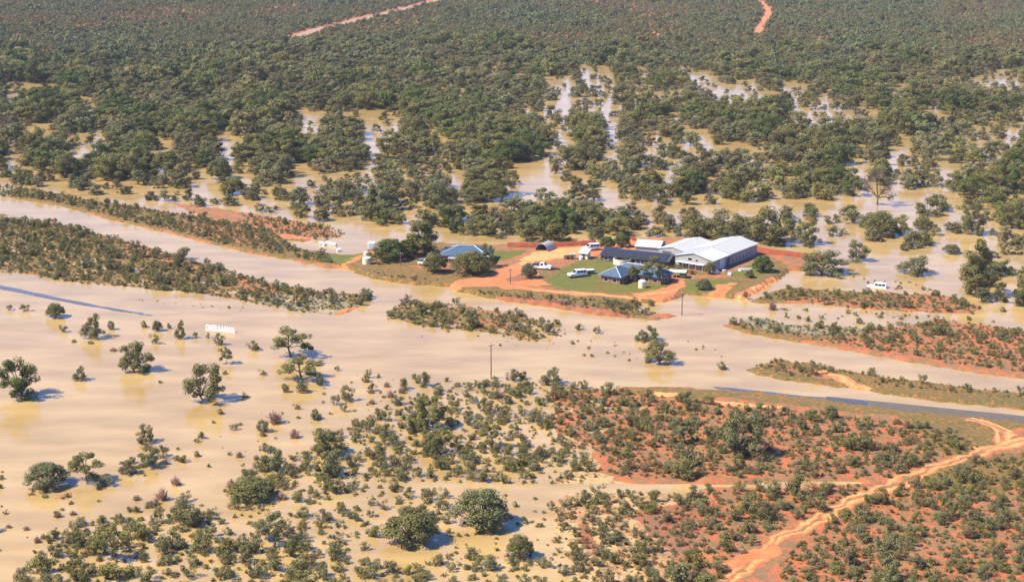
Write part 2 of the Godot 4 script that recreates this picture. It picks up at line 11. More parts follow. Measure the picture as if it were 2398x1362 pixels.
var named_trees := [
	[-95.5,-275.4,9.3,8.4,0,2,"large dark tree at the far left edge of the open brown water"],
	[-76.9,-291.9,7.0,6.8,1,1,"dark spreading tree with bare top twigs alone in the open floodwater"],
	[-59.1,-273.6,8.1,7.6,2,1,"open lobed tree with blue shadow, standing in water left of the tall umbrella tree"],
	[-46.5,-302.1,8.1,6.5,4,1,"tall round gum tree beside the black sign board in the flood"],
	[-42.1,-286.2,7.9,5.1,5,1,"umbrella tree with forked bare trunk just below the black sign board"],
	[-76.3,-229.5,8.1,4.9,6,0,"broad twin crowned dense tree at lower left of the flood"],
	[-70.2,-231.0,5.5,5.4,5,1,"slanting open tree beside the broad twin crowned tree at lower left"],
	[-58.7,-202.2,5.6,5.3,4,3,"yellow green flat topped tree with two thin trunks near the bottom left"],
	[-36.4,-207.4,5.1,4.7,5,0,"spreading grey tree with curved bare branches in the bottom shrub thicket"],
	[-32.3,-243.7,6.8,5.0,1,1,"lobed tree at the left tip of the middle shrub thicket"],
	[-40.2,-236.4,5.0,4.2,0,0,"rounded tree above the bottom left thicket"],
	[-41.8,-224.2,8.6,4.2,7,1,"wide low thicket tree with yellowish top at the bottom left"],
	[-15.2,-207.4,9.6,6.5,6,1,"biggest round bright olive tree near the bottom middle"],
	[-4.9,-213.4,10.2,6.9,7,0,"large round tree with dark pool of shade right of the biggest round tree"],
	[1.2,-201.6,4.7,4.2,7,1,"mid sized rounded tree below the large shaded tree at bottom middle"],
	[-15.1,-257.7,6.6,6.1,2,3,"bushy tree rising above the middle shrub thicket"],
	[-11.8,-244.5,3.9,4.7,4,3,"small tree on a thin pale trunk in the middle thicket"],
	[-3.7,-247.1,3.7,5.1,5,3,"small yellow topped tree with curved trunk in the middle thicket"],
	[39.5,-242.5,7.8,7.9,2,0,"pale grey green wide tree on the red sand below the road"],
	[30.7,-248.8,5.0,5.3,4,0,"smaller tree with black shade left of the pale grey tree on red sand"],
	[30.5,-313.9,4.1,3.5,0,0,"dark clumped tree alone in the wide channel before the homestead"],
	[28.1,-313.6,2.6,2.7,1,0,"left small half of the tree pair in the wide channel"],
	[30.3,-297.8,7.3,4.8,2,1,"grey trunked tree with low crown in the channel above the road"],
	[7.9,-283.4,4.6,3.5,1,0,"lobed tree on the near shore of the road channel"],
	[-14.0,-243.5,3.0,3.2,1,0,"short lobed tree in the middle of the shrub thicket"],
	[112.8,-351.6,7.5,15.0,8,1,"tallest narrow dark tree on the right beyond the islands"],
	[104.5,-375.5,9.1,5.0,1,0,"wide grey tree in water right of the red levee"],
	[133.9,-424.0,7.7,10.0,1,0,"grey double crowned tree standing in the pale right lagoon"],
	[120.7,-429.3,7.0,4.9,7,1,"round brownish shrub tree alone in the pale right lagoon"],
	[106.8,-423.4,10.9,8.2,7,1,"brown olive round tree left of the pale lagoon"],
	[112.5,-425.1,8.2,5.6,1,3,"yellowish tree beside the brown olive round tree"],
	[148.2,-432.9,10.1,8.6,1,1,"dark tree at the right edge of the pale lagoon"],
	[127.1,-374.6,4.6,4.3,0,0,"small grey tree beyond the tall narrow tree at right"],
	[120.4,-399.1,5.6,3.1,7,0,"low round shrub tree in the right lagoon"],
	[-32.3,-388.0,10.5,7.0,6,2,"bright green dense shade tree left of the blue roofed cottage"],
	[-28.1,-392.0,7.1,5.7,6,2,"green tree joined to the shade tree by the cottage"],
	[-23.6,-394.0,10.2,12.9,8,1,"tallest gum tree behind the left cottage"],
	[-19.9,-373.7,7.3,6.3,7,1,"dark olive tree standing before the left cottage"],
	[-10.8,-371.9,11.4,7.0,7,1,"dark round tree covering the right half of the left cottage"],
	[-6.6,-379.3,4.9,6.4,1,1,"grey limbed tree at the right end of the left cottage"],
	[-36.1,-383.1,3.8,4.4,5,1,"drooping pale tree beside the cream tank at the far left of the yard"],
	[4.2,-367.4,5.0,4.7,7,0,"round grey tree on the red drive by the dark tray truck"],
	[26.2,-400.2,5.2,4.6,6,2,"green tree behind the left end of the solar roofed building"],
	[30.4,-403.4,5.4,4.6,6,2,"second green tree behind the solar roofed building"],
	[34.8,-363.0,6.4,6.8,5,1,"thin grey tree in front of the blue hip roofed house"],
	[30.5,-364.7,3.7,4.9,7,1,"brown bush tree against the blue hip roofed house"],
	[50.7,-371.9,3.1,3.8,7,1,"small tree at the near corner of the big white shed"],
	[64.7,-374.6,6.6,5.2,6,2,"bright green rounded tree right of the big white shed"],
	[60.2,-367.8,2.8,2.5,7,1,"small brown shrub tree near the right end of the yard"],
	[47.0,-356.1,4.8,3.3,7,0,"dark green shrub pair on the lawn by the yard lagoon"],
	[71.2,-412.0,13.3,10.4,2,1,"broad gum tree directly behind the big white shed"],
	[59.6,-415.4,12.1,8.8,1,1,"gum tree behind the white sheds, left of the broadest one"],
	[52.5,-416.5,8.5,7.0,0,1,"smaller gum tree behind the middle shed roof"],
	[-105.6,-333.2,5.1,4.1,7,1,"rounded shrub tree in water just below the blue wet road"],
	[-92.3,-316.3,5.1,5.6,1,1,"lumpy tree with a taller right crown below the blue wet road"],
	[-72.9,-315.6,2.6,4.3,1,3,"narrow two tiered tree left of the white letter sign"],
	[-59.5,-297.2,2.8,3.8,4,1,"thin trunked little tree below the white letter sign"],
	[-86.7,-285.9,2.9,3.0,1,0,"small lone tree left of the bare topped dark tree"],
	[-79.4,-321.7,2.7,3.0,7,0,"round shrub tree third left of the white letter sign"],
	[-65.1,-250.1,3.3,3.4,1,1,"upper tree of the small lower left clump"],
	[-61.6,-238.4,4.8,3.7,0,0,"middle tree of the small lower left clump"],
	[-64.3,-234.9,3.4,2.7,1,0,"left tree of the small lower left clump"],
	[80.7,-375.5,13.3,6.8,1,0,"wide grey thicket tree beyond the end of the red levee"],
	[92.8,-390.0,6.9,5.9,0,0,"grey tree behind the wide thicket past the levee"],
	[83.1,-410.9,8.4,7.4,1,1,"olive tree behind the red levee"],
	[116.3,-466.8,12.9,12.6,21,1,"bare dead tree with fanned branches beside the right lagoon"]]
var placed_shrubs := [-114.4,-338.5,3.4,2.2,-118.4,-339.3,2.2,1.8,-100.3,-321.0,2.7,2.1,-90.2,-322.8,2.1,2.6,-83.2,-324.5,1.9,1.7,-77.7,-311.6,2.8,2.8,-69.7,-315.9,1.6,1.9,-66.9,-315.9,1.3,1.7,-63.5,-310.6,3.0,2.8,-55.5,-306.8,3.3,2.2,-77.2,-323.5,1.2,1.7,-95.6,-312.6,1.5,0.8,-91.5,-311.6,1.7,0.8,-70.1,-284.0,1.1,0.8,-51.8,-274.6,2.1,1.3,-58.3,-289.6,1.3,1.0,-54.7,-265.1,1.5,1.2,-50.7,-289.3,2.3,1.4,-44.5,-278.3,2.0,2.2,-41.3,-278.3,3.0,3.2,-38.3,-282.3,2.0,2.9,-35.7,-292.2,1.7,1.4,-40.7,-296.6,4.1,1.4,-33.9,-270.5,2.6,2.8,-31.7,-272.8,3.3,3.3,-45.3,-255.5,2.8,2.9,-36.3,-262.4,2.4,2.1,-55.6,-251.9,1.7,1.7,-50.7,-256.4,2.1,1.7,-17.3,-282.3,3.0,3.6,-18.8,-284.2,1.9,1.7,-19.8,-286.7,1.4,1.4,-21.4,-280.2,2.2,2.9,-29.0,-287.3,1.9,2.4,-13.1,-284.8,1.4,1.2,19.1,-319.7,2.7,2.1,15.0,-322.4,2.5,1.7,43.0,-293.0,2.5,1.8,-64.6,-206.4,2.8,2.9,-67.1,-229.1,4.5,2.2,-54.9,-260.1,1.1,0.8,-56.5,-240.4,2.2,1.6,-45.1,-303.3,1.1,0.5,-10.9,-281.5,1.7,1.2,-18.5,-255.5,2.3,3.1,-23.2,-261.2,2.8,2.7,-26.2,-255.5,3.4,3.1,40.4,-256.6,2.3,1.7,-38.3,-203.7,3.8,3.1,-66.9,-196.4,5.5,3.7,-61.7,-195.0,3.6,3.0,-56.2,-195.0,5.4,2.8,-51.8,-194.3,4.2,2.4,-19.9,-195.0,4.2,3.0,-60.2,-242.1,3.4,2.9,112.7,-405.5,3.6,1.9,-1.1,-271.0,2.4,2.1,3.4,-280.2,2.0,1.7,-55.6,-207.5,3.2,2.8,-50.6,-205.2,3.8,2.9,-45.9,-203.7,3.8,3.1,-41.5,-203.7,3.1,2.9,-49.1,-213.1,3.9,3.7,-54.4,-214.7,2.2,2.9,-30.9,-195.7,3.6,2.4]
var placed_dead := [-38.9,-252.3,2.1,1.8,-43.5,-260.1,3.1,2.7,-85.2,-306.1,1.8,1.0,-60.1,-223.3,1.5,1.0,-55.2,-229.7,1.8,1.8,-47.1,-242.5,1.5,1.2,-77.0,-212.3,1.0,0.8,-74.1,-211.5,1.2,0.8,-70.5,-208.3,1.2,0.9,-70.7,-216.4,1.5,1.2,-68.6,-217.3,1.3,0.9,-26.8,-271.0,1.5,1.3,-23.5,-274.9,1.7,1.8,-21.6,-277.5,1.5,1.7,-27.6,-277.5,1.5,1.2,-36.9,-223.7,2.1,1.5,-36.5,-235.4,1.9,1.6,-56.0,-223.3,2.1,2.5,-56.6,-221.6,1.2,1.4,56.4,-349.5,1.7,1.9,61.4,-339.6,2.4,2.4,12.2,-341.6,3.0,1.6,-43.5,-234.5,1.6,1.3,-43.9,-241.4,1.3,1.0,-24.8,-281.5,1.5,1.2,-2.4,-274.9,2.0,1.5,-46.0,-228.8,1.8,1.7,-71.0,-206.7,1.0,1.3]
var road_line := [67.5,-269.8,72.7,-268,94.3,-260.5,115.2,-253.6]
var damp_road_line := [59.9,-272.6,63.3,-271.3,67.5,-269.8]
var wet_road_line := [-150.1,-375.5,-127.7,-361.2,-108,-348.3,-89.9,-337.7,-73.4,-330.3,-47.6,-321.4,-18.4,-310.3,9,-296.6,34.1,-284,53.8,-274.9,59.9,-272.6]
var far_road_line := [-155,-1076.8,-148.3,-1144.1,-135.4,-1202.5,-124.2,-1262.2,-110,-1328,-91.4,-1418.9,-72.3,-1522.9,-50.3,-1643]
var far_track_line := [179.1,-1105.7,193.7,-1176.8,214.5,-1276.8,228.4,-1349.7,241.2,-1456.2,245.3,-1502.3]
var levee_lines := [[-1.1,-404.4,4.8,-403.4,12,-404.4,21.5,-406.6,24,-408.2],[33.3,-412,35.2,-413.1],[67,-399.1,69.8,-396,75.1,-393,80.2,-390,83.7,-387]]
var jetty_line := [-215.9,-649.5,-205.1,-641.7,-201.1,-654.9]

const X0 := -165.0
const Z0 := -510.0
const SIDE := 330.0
const HN := 660
const SOIL_N := 1536
const INDIVIDUALS := 300

var rng := RandomNumberGenerator.new()
var heights := PackedFloat32Array()
var M := {}
var names_used := {}
var soil_kind := PackedByteArray()
var leaf_tints: Array = []
var bark: StandardMaterial3D
var tree_crown: Array = []
var tree_trunk: Array = []
var shrub_crown: Array = []
var shrub_stem: Array = []
var far_tree: Array = []
var far_shrub: Array = []
var dead_mesh: Array = []

func _ready() -> void:
	rng.seed = 20250411
	var cam := Camera3D.new()
	cam.name = "camera"
	cam.position = Vector3(0, 92, 0)
	cam.rotation_degrees = Vector3(-14.436, 0, 0)
	cam.fov = 22.02
	cam.near = 1.0
	cam.far = 9000.0
	add_child(cam)
	cam.current = true
	var env := Environment.new()
	env.background_mode = Environment.BG_SKY
	var sky := Sky.new()
	var sm := ProceduralSkyMaterial.new()
	sm.sky_top_color = Color(0.24, 0.45, 0.78)
	sm.sky_horizon_color = Color(0.92, 0.93, 0.96)
	sm.sky_curve = 0.085
	sm.ground_bottom_color = Color(0.45, 0.33, 0.24)
	sm.ground_horizon_color = Color(0.70, 0.66, 0.60)
	sm.sun_angle_max = 1.0
	sky.sky_material = sm
	env.sky = sky
	env.background_energy_multiplier = 0.84
	env.tonemap_mode = Environment.TONE_MAPPER_LINEAR
	env.tonemap_exposure = 2.1
	env.fog_enabled = true
	env.fog_density = 0.00006
	env.fog_light_color = Color(0.80, 0.84, 0.90)
	env.sdfgi_enabled = true
	env.ssao_enabled = true
	env.ssil_enabled = true
	var we := WorldEnvironment.new()
	we.name = "world_environment"
	we.environment = env
	add_child(we)
	var sun := DirectionalLight3D.new()
	sun.name = "sun"
	sun.light_energy = 1.6
	sun.light_color = Color(1.0, 0.95, 0.87)
	sun.light_angular_distance = 0.5
	sun.shadow_enabled = true
	sun.directional_shadow_max_distance = 2000.0
	add_child(sun)
	sun.look_at_from_position(Vector3(-68, 80, 14), Vector3.ZERO, Vector3.UP)
	make_materials()
	make_height_map()
	make_ground()
	make_water()
	make_roads()
	make_levees()
	make_plant_meshes()
	make_vegetation()
	make_homestead()
	make_yard_things()
	make_vehicles()
	make_signs_and_poles()

# ---------------------------------------------------------------- helpers
func lin(r: float, gg: float, b: float) -> Color:
	return Color(r, gg, b).linear_to_srgb()

func mat(r: float, gg: float, b: float, rough := 0.8, metal := 0.0) -> StandardMaterial3D:
	var m := StandardMaterial3D.new()
	m.albedo_color = lin(r, gg, b)
	m.roughness = rough
	m.metallic = metal
	m.cull_mode = BaseMaterial3D.CULL_DISABLED
	return m

func noise_tex(freq: float, seed_: int, c0: Color, c1: Color, size := 512) -> NoiseTexture2D:
	var n := FastNoiseLite.new()
	n.seed = seed_
	n.frequency = freq
	n.fractal_octaves = 5
	var t := NoiseTexture2D.new()
	t.width = size
	t.height = size
	t.seamless = true
	t.noise = n
	var gr := Gradient.new()
	gr.set_color(0, c0)
	gr.set_color(1, c1)
	t.color_ramp = gr
	return t

func worn(r: float, gg: float, b: float, rough: float, spread: float, seed_: int, metal := 0.0, scale_ := 0.23) -> StandardMaterial3D:
	# sheet metal, plaster or paint with weather stains
	var m := mat(1, 1, 1, rough, metal)
	m.albedo_color = Color.WHITE
	m.albedo_texture = noise_tex(0.012, seed_, lin(r * (1 - spread), gg * (1 - spread * 1.15), b * (1 - spread * 1.3)), lin(r, gg, b), 256)
	m.uv1_triplanar = true
	m.uv1_world_triplanar = true
	m.uv1_scale = Vector3(scale_, scale_, scale_)
	return m

func make_materials() -> void:
	M.white_roof = worn(0.44, 0.455, 0.415, 0.62, 0.16, 3)
	M.new_roof = worn(0.49, 0.50, 0.45, 0.6, 0.10, 4)
	M.dark_roof = worn(0.06, 0.065, 0.075, 0.6, 0.3, 25)
	M.grey_roof = worn(0.36, 0.39, 0.42, 0.45, 0.22, 5)
	M.shed_wall = worn(0.33, 0.335, 0.33, 0.6, 0.20, 6)
	M.shed_trim = worn(0.62, 0.64, 0.63, 0.5, 0.15, 7)
	M.brick = worn(0.27, 0.15, 0.10, 0.9, 0.3, 8, 0.0, 0.8)
	M.blue_roof = worn(0.055, 0.10, 0.155, 0.62, 0.25, 9)
	M.blue_cap = worn(0.42, 0.50, 0.55, 0.5, 0.15, 10)
	M.cream = worn(0.70, 0.66, 0.50, 0.6, 0.15, 11)
	M.white = worn(0.80, 0.80, 0.78, 0.45, 0.10, 12)
	M.sign_white = mat(0.84, 0.84, 0.82, 0.5)
	M.panel = mat(0.026, 0.027, 0.034, 0.4)
	M.panel_frame = mat(0.05, 0.052, 0.06, 0.5)
	M.glass = mat(0.018, 0.022, 0.026, 0.12)
	M.frame = mat(0.55, 0.55, 0.53, 0.5)
	M.dark_wall = worn(0.09, 0.095, 0.10, 0.7, 0.3, 13)
	M.green_wall = worn(0.05, 0.085, 0.075, 0.6, 0.3, 14)
	M.wood = worn(0.17, 0.12, 0.085, 0.9, 0.35, 15, 0.0, 0.9)
	M.steel = mat(0.28, 0.28, 0.28, 0.5, 0.6)
	M.rust = worn(0.20, 0.085, 0.05, 0.85, 0.4, 16, 0.0, 0.7)
	M.tank_in = worn(0.24, 0.11, 0.065, 0.9, 0.3, 17)
	M.car_white = mat(0.80, 0.81, 0.81, 0.28)
	M.car_white.clearcoat_enabled = true
	M.car_white.clearcoat = 0.6
	M.car_dark = mat(0.07, 0.075, 0.085, 0.4)
	M.rubber = mat(0.022, 0.022, 0.022, 0.85)
	M.rim = mat(0.35, 0.35, 0.36, 0.35, 0.7)
	M.lamp_glass = mat(0.55, 0.55, 0.52, 0.15)
	M.tail_red = mat(0.35, 0.02, 0.02, 0.3)
	M.black_board = mat(0.015, 0.015, 0.016, 0.6)
	M.concrete = worn(0.46, 0.43, 0.38, 0.9, 0.25, 18)
	M.levee = worn(0.28, 0.062, 0.022, 0.95, 0.45, 19, 0.0, 0.35)
	M.asphalt = worn(0.115, 0.098, 0.076, 0.9, 0.3, 20, 0.0, 0.15)
	M.wet_asphalt = worn(0.11, 0.105, 0.09, 0.1, 0.3, 23, 0.0, 0.15)
	M.damp_asphalt = worn(0.085, 0.078, 0.068, 0.3, 0.45, 24, 0.0, 0.4)
	M.far_road = worn(0.32, 0.235, 0.155, 0.9, 0.25, 21, 0.0, 0.08)
	M.far_track = worn(0.52, 0.20, 0.07, 0.95, 0.35, 22, 0.0, 0.12)
	M.plastic_blue = mat(0.10, 0.17, 0.32, 0.5)

func numbered(called: String) -> String:
	var n: int = names_used.get(called, 0)
	names_used[called] = n + 1
	return called if n == 0 else "%s_%03d" % [called, n]

func tag(o: Node, label: String, category: String, group := "") -> void:
	o.set_meta("label", label)
	o.set_meta("category", category)
	if group != "":
		o.set_meta("group", group)

func thing(called: String, label: String, category: String, at := Vector3.ZERO, turn := 0.0, group := "") -> Node3D:
	var o := Node3D.new()
	o.name = numbered(called)
	add_child(o)
	o.position = at
	o.rotation.y = turn
	tag(o, label, category, group)
	return o

func structure(called: String, mesh: Mesh) -> MeshInstance3D:
	var o := MeshInstance3D.new()
	o.name = numbered(called)
	o.mesh = mesh
	o.set_meta("kind", "structure")
	add_child(o)
	return o

func part(called: String, st: SurfaceTool, m: Material, parent: Node) -> MeshInstance3D:
	st.generate_normals()
	var me := st.commit()
	me.surface_set_material(0, m)
	var o := MeshInstance3D.new()
	o.name = called
	o.mesh = me
	parent.add_child(o, true)
	return o

func new_st() -> SurfaceTool:
	var st := SurfaceTool.new()
	st.begin(Mesh.PRIMITIVE_TRIANGLES)
	st.set_smooth_group(-1)
	return st

func face(st: SurfaceTool, pts: Array, inside: Vector3) -> void:
	# a flat convex face whose front looks away from the point «inside»
	var a: Vector3 = pts[0]
	var b: Vector3 = pts[1]
	var c: Vector3 = pts[2]
	var n := (c - a).cross(b - a)
	var q := pts
	if n.dot(a - inside) < 0:
		q = pts.duplicate()
		q.reverse()
	for i in range(1, q.size() - 1):
		for p in [q[0], q[i], q[i + 1]]:
			var pv: Vector3 = p
			st.set_smooth_group(-1)
			st.set_uv(Vector2(pv.x, pv.z))
			st.add_vertex(pv)

func hexa(st: SurfaceTool, lo: Array, hi: Array) -> void:
	# a solid between a bottom and a top outline with the same number of corners
	var c := Vector3.ZERO
	for p in lo + hi:
		c += p
	c /= float(lo.size() + hi.size())
	face(st, lo, c)
	face(st, hi, c)
	var n := lo.size()
	for i in n:
		var j := (i + 1) % n
		face(st, [lo[i], lo[j], hi[j], hi[i]], c)

func box(st: SurfaceTool, c: Vector3, s: Vector3) -> void:
	var h := s * 0.5
	hexa(st, [c + Vector3(-h.x, -h.y, -h.z), c + Vector3(h.x, -h.y, -h.z), c + Vector3(h.x, -h.y, h.z), c + Vector3(-h.x, -h.y, h.z)],
		[c + Vector3(-h.x, h.y, -h.z), c + Vector3(h.x, h.y, -h.z), c + Vector3(h.x, h.y, h.z), c + Vector3(-h.x, h.y, h.z)])

func bevel_box(st: SurfaceTool, c: Vector3, s: Vector3, b: float) -> void:
	# a box with chamfered vertical and top edges
	var rings: Array = []
	for lay in [[-0.5, 0.0, 0.0], [0.5, -b, 0.0], [0.5, 0.0, -b]]:
		var hx: float = s.x * 0.5 + lay[2]
		var hz: float = s.z * 0.5 + lay[2]
		var y: float = c.y + s.y * lay[0] + lay[1]
		rings.append([Vector3(c.x - hx + b, y, c.z - hz), Vector3(c.x + hx - b, y, c.z - hz), Vector3(c.x + hx, y, c.z - hz + b), Vector3(c.x + hx, y, c.z + hz - b),
			Vector3(c.x + hx - b, y, c.z + hz), Vector3(c.x - hx + b, y, c.z + hz), Vector3(c.x - hx, y, c.z + hz - b), Vector3(c.x - hx, y, c.z - hz + b)])
	face(st, rings[0], c)
	face(st, rings[2], c)
	for r in 2:
		for i in 8:
			var j := (i + 1) % 8
			face(st, [rings[r][i], rings[r][j], rings[r + 1][j], rings[r + 1][i]], c)

func tube(st: SurfaceTool, a: Vector3, b: Vector3, ra: float, rb: float, sides := 6) -> void:
	var d := (b - a).normalized()
	var u := d.cross(Vector3.RIGHT if absf(d.x) < 0.8 else Vector3.UP).normalized()
	var v := d.cross(u)
	var lo: Array = []
	var hi: Array = []
	for i in sides:
		var t := TAU * i / sides
		var o := u * cos(t) + v * sin(t)
		lo.append(a + o * ra)
		hi.append(b + o * rb)
	hexa(st, lo, hi)

func lathe(st: SurfaceTool, prof: Array, sides := 20) -> void:
	# prof: [radius, y] from the bottom up; smooth round the axis
	for k in prof.size() - 1:
		var p: Array = prof[k]
		var q: Array = prof[k + 1]
		for i in sides:
			var t0 := TAU * i / sides
			var t1 := TAU * (i + 1) / sides
			var a := Vector3(cos(t0) * p[0], p[1], sin(t0) * p[0])
			var b := Vector3(cos(t1) * p[0], p[1], sin(t1) * p[0])
			var c := Vector3(cos(t1) * q[0], q[1], sin(t1) * q[0])
			var d := Vector3(cos(t0) * q[0], q[1], sin(t0) * q[0])
			for v in ([a, d, c, a, c, b]):
				st.set_smooth_group(k + 1)
				st.add_vertex(v)

func poly_of(z: Array, skip: int) -> PackedVector2Array:
	var o := PackedVector2Array()
	for i in range(skip, z.size() - 1, 2):
		o.append(Vector2(z[i], z[i + 1]))
	return o

func fill_poly(img: Image, pts: PackedVector2Array, per_metre: float, col: Color) -> void:
	# even-odd scan fill of an outline given in metres
	var n := pts.size()
	var y_lo := 1e9
	var y_hi := -1e9
	for p in pts:
		y_lo = minf(y_lo, p.y)
		y_hi = maxf(y_hi, p.y)
	var r0 := maxi(0, int((y_lo - Z0) * per_metre))
	var r1 := mini(img.get_height() - 1, int((y_hi - Z0) * per_metre))
	for r in range(r0, r1 + 1):
		var z := Z0 + (r + 0.5) / per_metre
		var xs: Array = []
		for i in n:
			var a := pts[i]
			var b := pts[(i + 1) % n]
			if (a.y <= z) != (b.y <= z):
				xs.append((a.x + (z - a.y) / (b.y - a.y) * (b.x - a.x) - X0) * per_metre)
		xs.sort()
		for k in range(0, xs.size() - 1, 2):
			var a0 := maxi(0, int(round(xs[k])))
			var a1 := mini(img.get_width(), int(round(xs[k + 1])))
			if a1 > a0:
				img.fill_rect(Rect2i(a0, r, a1 - a0, 1), col)

# ---------------------------------------------------------------- terrain
func make_height_map() -> void:
	var img := Image.create(HN, HN, false, Image.FORMAT_L8)
	img.fill(Color(0.25, 0.25, 0.25))
	for z in land_zones:
		var v: float = (z[0] + 1.0) * 0.5
		fill_poly(img, poly_of(z, 1), HN / SIDE, Color(v, v, v))
	img.resize(HN / 3, HN / 3, Image.INTERPOLATE_TRILINEAR)
	img.resize(HN, HN, Image.INTERPOLATE_CUBIC)
	var d := img.get_data()
	var n := FastNoiseLite.new()
	n.seed = 5
	n.frequency = 0.11
	n.fractal_octaves = 4
	heights.resize(HN * HN)
	for j in HN:
		for i in HN:
			var h := d[j * HN + i] / 127.5 - 1.0
			h += n.get_noise_2d(i * 0.5, j * 0.5) * (0.2 if h < 0.6 else 0.12)
			heights[j * HN + i] = h

func ground_h(x: float, z: float) -> float:
	if x > X0 and x < X0 + SIDE - 1 and z > Z0 and z < Z0 + SIDE - 1:
		var fx := (x - X0) / SIDE * HN
		var fz := (z - Z0) / SIDE * HN
		var i := mini(int(fx), HN - 2)
		var j := mini(int(fz), HN - 2)
		fx -= i
		fz -= j
		return lerpf(lerpf(heights[j * HN + i], heights[j * HN + i + 1], fx), lerpf(heights[j * HN + HN + i], heights[j * HN + HN + i + 1], fx), fz)
	return outer_h(z)

func outer_h(z: float) -> float:
	return lerpf(-0.5, 1.2, clampf((-z - 930.0) / 60.0, 0.0, 1.0))

func on_track(x: float, z: float) -> bool:
	var i := int((x - X0) / SIDE * SOIL_N)
	var j := int((z - Z0) / SIDE * SOIL_N)
	if i < 0 or j < 0 or i >= SOIL_N or j >= SOIL_N:
		return false
	var k := soil_kind[j * SOIL_N + i] / 20
	return k >= 3 and k <= 5

func soil_picture() -> ImageTexture:
	var zones := Image.create(SOIL_N, SOIL_N, false, Image.FORMAT_L8)
	for z in soil_zones:
		fill_poly(zones, poly_of(z, 1), SOIL_N / SIDE, Color8(int(z[0]) * 20, 0, 0) if false else Color(z[0] * 20 / 255.0, z[0] * 20 / 255.0, z[0] * 20 / 255.0))
	var zd := zones.get_data()
	soil_kind = zd
	var n := FastNoiseLite.new()
	n.fractal_octaves = 4
	var nd: Array = []
	for q in [[0.03, 11], [0.03, 12], [0.012, 13], [0.19, 14], [0.06, 15]]:
		n.frequency = q[0]
		n.seed = q[1]
		nd.append(n.get_image(SOIL_N, SOIL_N, false, false, true).get_data())
	var wx: PackedByteArray = nd[0]
	var wz: PackedByteArray = nd[1]
	var big: PackedByteArray = nd[2]
	var fine: PackedByteArray = nd[3]
	var mid: PackedByteArray = nd[4]
	# per kind of soil: main colour, second colour, tuft or stone colour, how often the last shows
	var K := [
		[[0.375, 0.104, 0.034], [0.275, 0.115, 0.048], [0.155, 0.098, 0.036], 131],
		[[0.141, 0.089, 0.019], [0.111, 0.083, 0.016], [0.257, 0.099, 0.022], 158],
		[[0.103, 0.104, 0.006], [0.131, 0.107, 0.008], [0.067, 0.077, 0.004], 146],
		[[0.494, 0.158, 0.048], [0.446, 0.139, 0.044], [0.361, 0.114, 0.036], 156],
		[[0.589, 0.282, 0.089], [0.551, 0.238, 0.073], [0.437, 0.176, 0.059], 160],
		[[0.551, 0.207, 0.066], [0.513, 0.185, 0.059], [0.446, 0.150, 0.046], 158],
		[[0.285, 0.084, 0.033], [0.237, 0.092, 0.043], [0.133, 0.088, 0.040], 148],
		[[0.418, 0.264, 0.112], [0.361, 0.185, 0.079], [0.171, 0.123, 0.053], 150],
		[[0.237, 0.194, 0.112], [0.180, 0.150, 0.079], [0.114, 0.097, 0.040], 140]]
	var bytes: Array = []
	for k in K:
		var e: Array = []
		for c in 3:
			var s := lin(k[c][0], k[c][1], k[c][2])
			e.append([s.r * 255.0, s.g * 255.0, s.b * 255.0])
		e.append(k[3])
		bytes.append(e)
	var out := PackedByteArray()
	out.resize(SOIL_N * SOIL_N * 3)
	var o := 0
	for j in SOIL_N:
		var row := j * SOIL_N
		for i in SOIL_N:
			var p := row + i
			var ii := clampi(i + ((wx[p] - 128) * 7 >> 7), 0, SOIL_N - 1)
			var jj := clampi(j + ((wz[p] - 128) * 7 >> 7), 0, SOIL_N - 1)
			var e: Array = bytes[zd[jj * SOIL_N + ii] / 20]
			var f := fine[p]
			var c0: Array = e[0]
			if (f * 2 + mid[p]) / 3 > e[3]:
				c0 = e[2]
			elif big[p] + (mid[p] - 128) > 132:
				c0 = e[1]
			var s := 0.86 + f * 0.0011
			out[o] = mini(255, int(c0[0] * s))
			out[o + 1] = mini(255, int(c0[1] * s))
			out[o + 2] = mini(255, int(c0[2] * s))
			o += 3
	var img := Image.create_from_data(SOIL_N, SOIL_N, false, Image.FORMAT_RGB8, out)
	return ImageTexture.create_from_image(img)

func grid_surface(me: ArrayMesh, xs: Array, zs: Array, hole: bool, m: Material) -> void:
	var v := PackedVector3Array()
	var nn := PackedVector3Array()
	var uv := PackedVector2Array()
	var ix := PackedInt32Array()
	var w := xs.size()
	for z in zs:
		for x in xs:
			v.append(Vector3(x, ground_h(x, z) if not hole else outer_h(z), z))
			uv.append(Vector2((x - X0) / SIDE, (z - Z0) / SIDE))
			if hole:
				nn.append(Vector3.UP)
			else:
				var e := 0.6
				nn.append(Vector3(ground_h(x - e, z) - ground_h(x + e, z), 2 * e, ground_h(x, z - e) - ground_h(x, z + e)).normalized())
	for j in zs.size() - 1:
		for i in w - 1:
			if hole and xs[i] >= X0 and xs[i + 1] <= X0 + SIDE and zs[j] >= Z0 and zs[j + 1] <= Z0 + SIDE:
				continue
			var a := j * w + i
			ix.append_array([a, a + 1, a + w + 1, a, a + w + 1, a + w])
	var ar := []
	ar.resize(Mesh.ARRAY_MAX)
	ar[Mesh.ARRAY_VERTEX] = v
	ar[Mesh.ARRAY_NORMAL] = nn
	ar[Mesh.ARRAY_TEX_UV] = uv
	ar[Mesh.ARRAY_INDEX] = ix
	me.add_surface_from_arrays(Mesh.PRIMITIVE_TRIANGLES, ar)
	me.surface_set_material(me.get_surface_count() - 1, m)

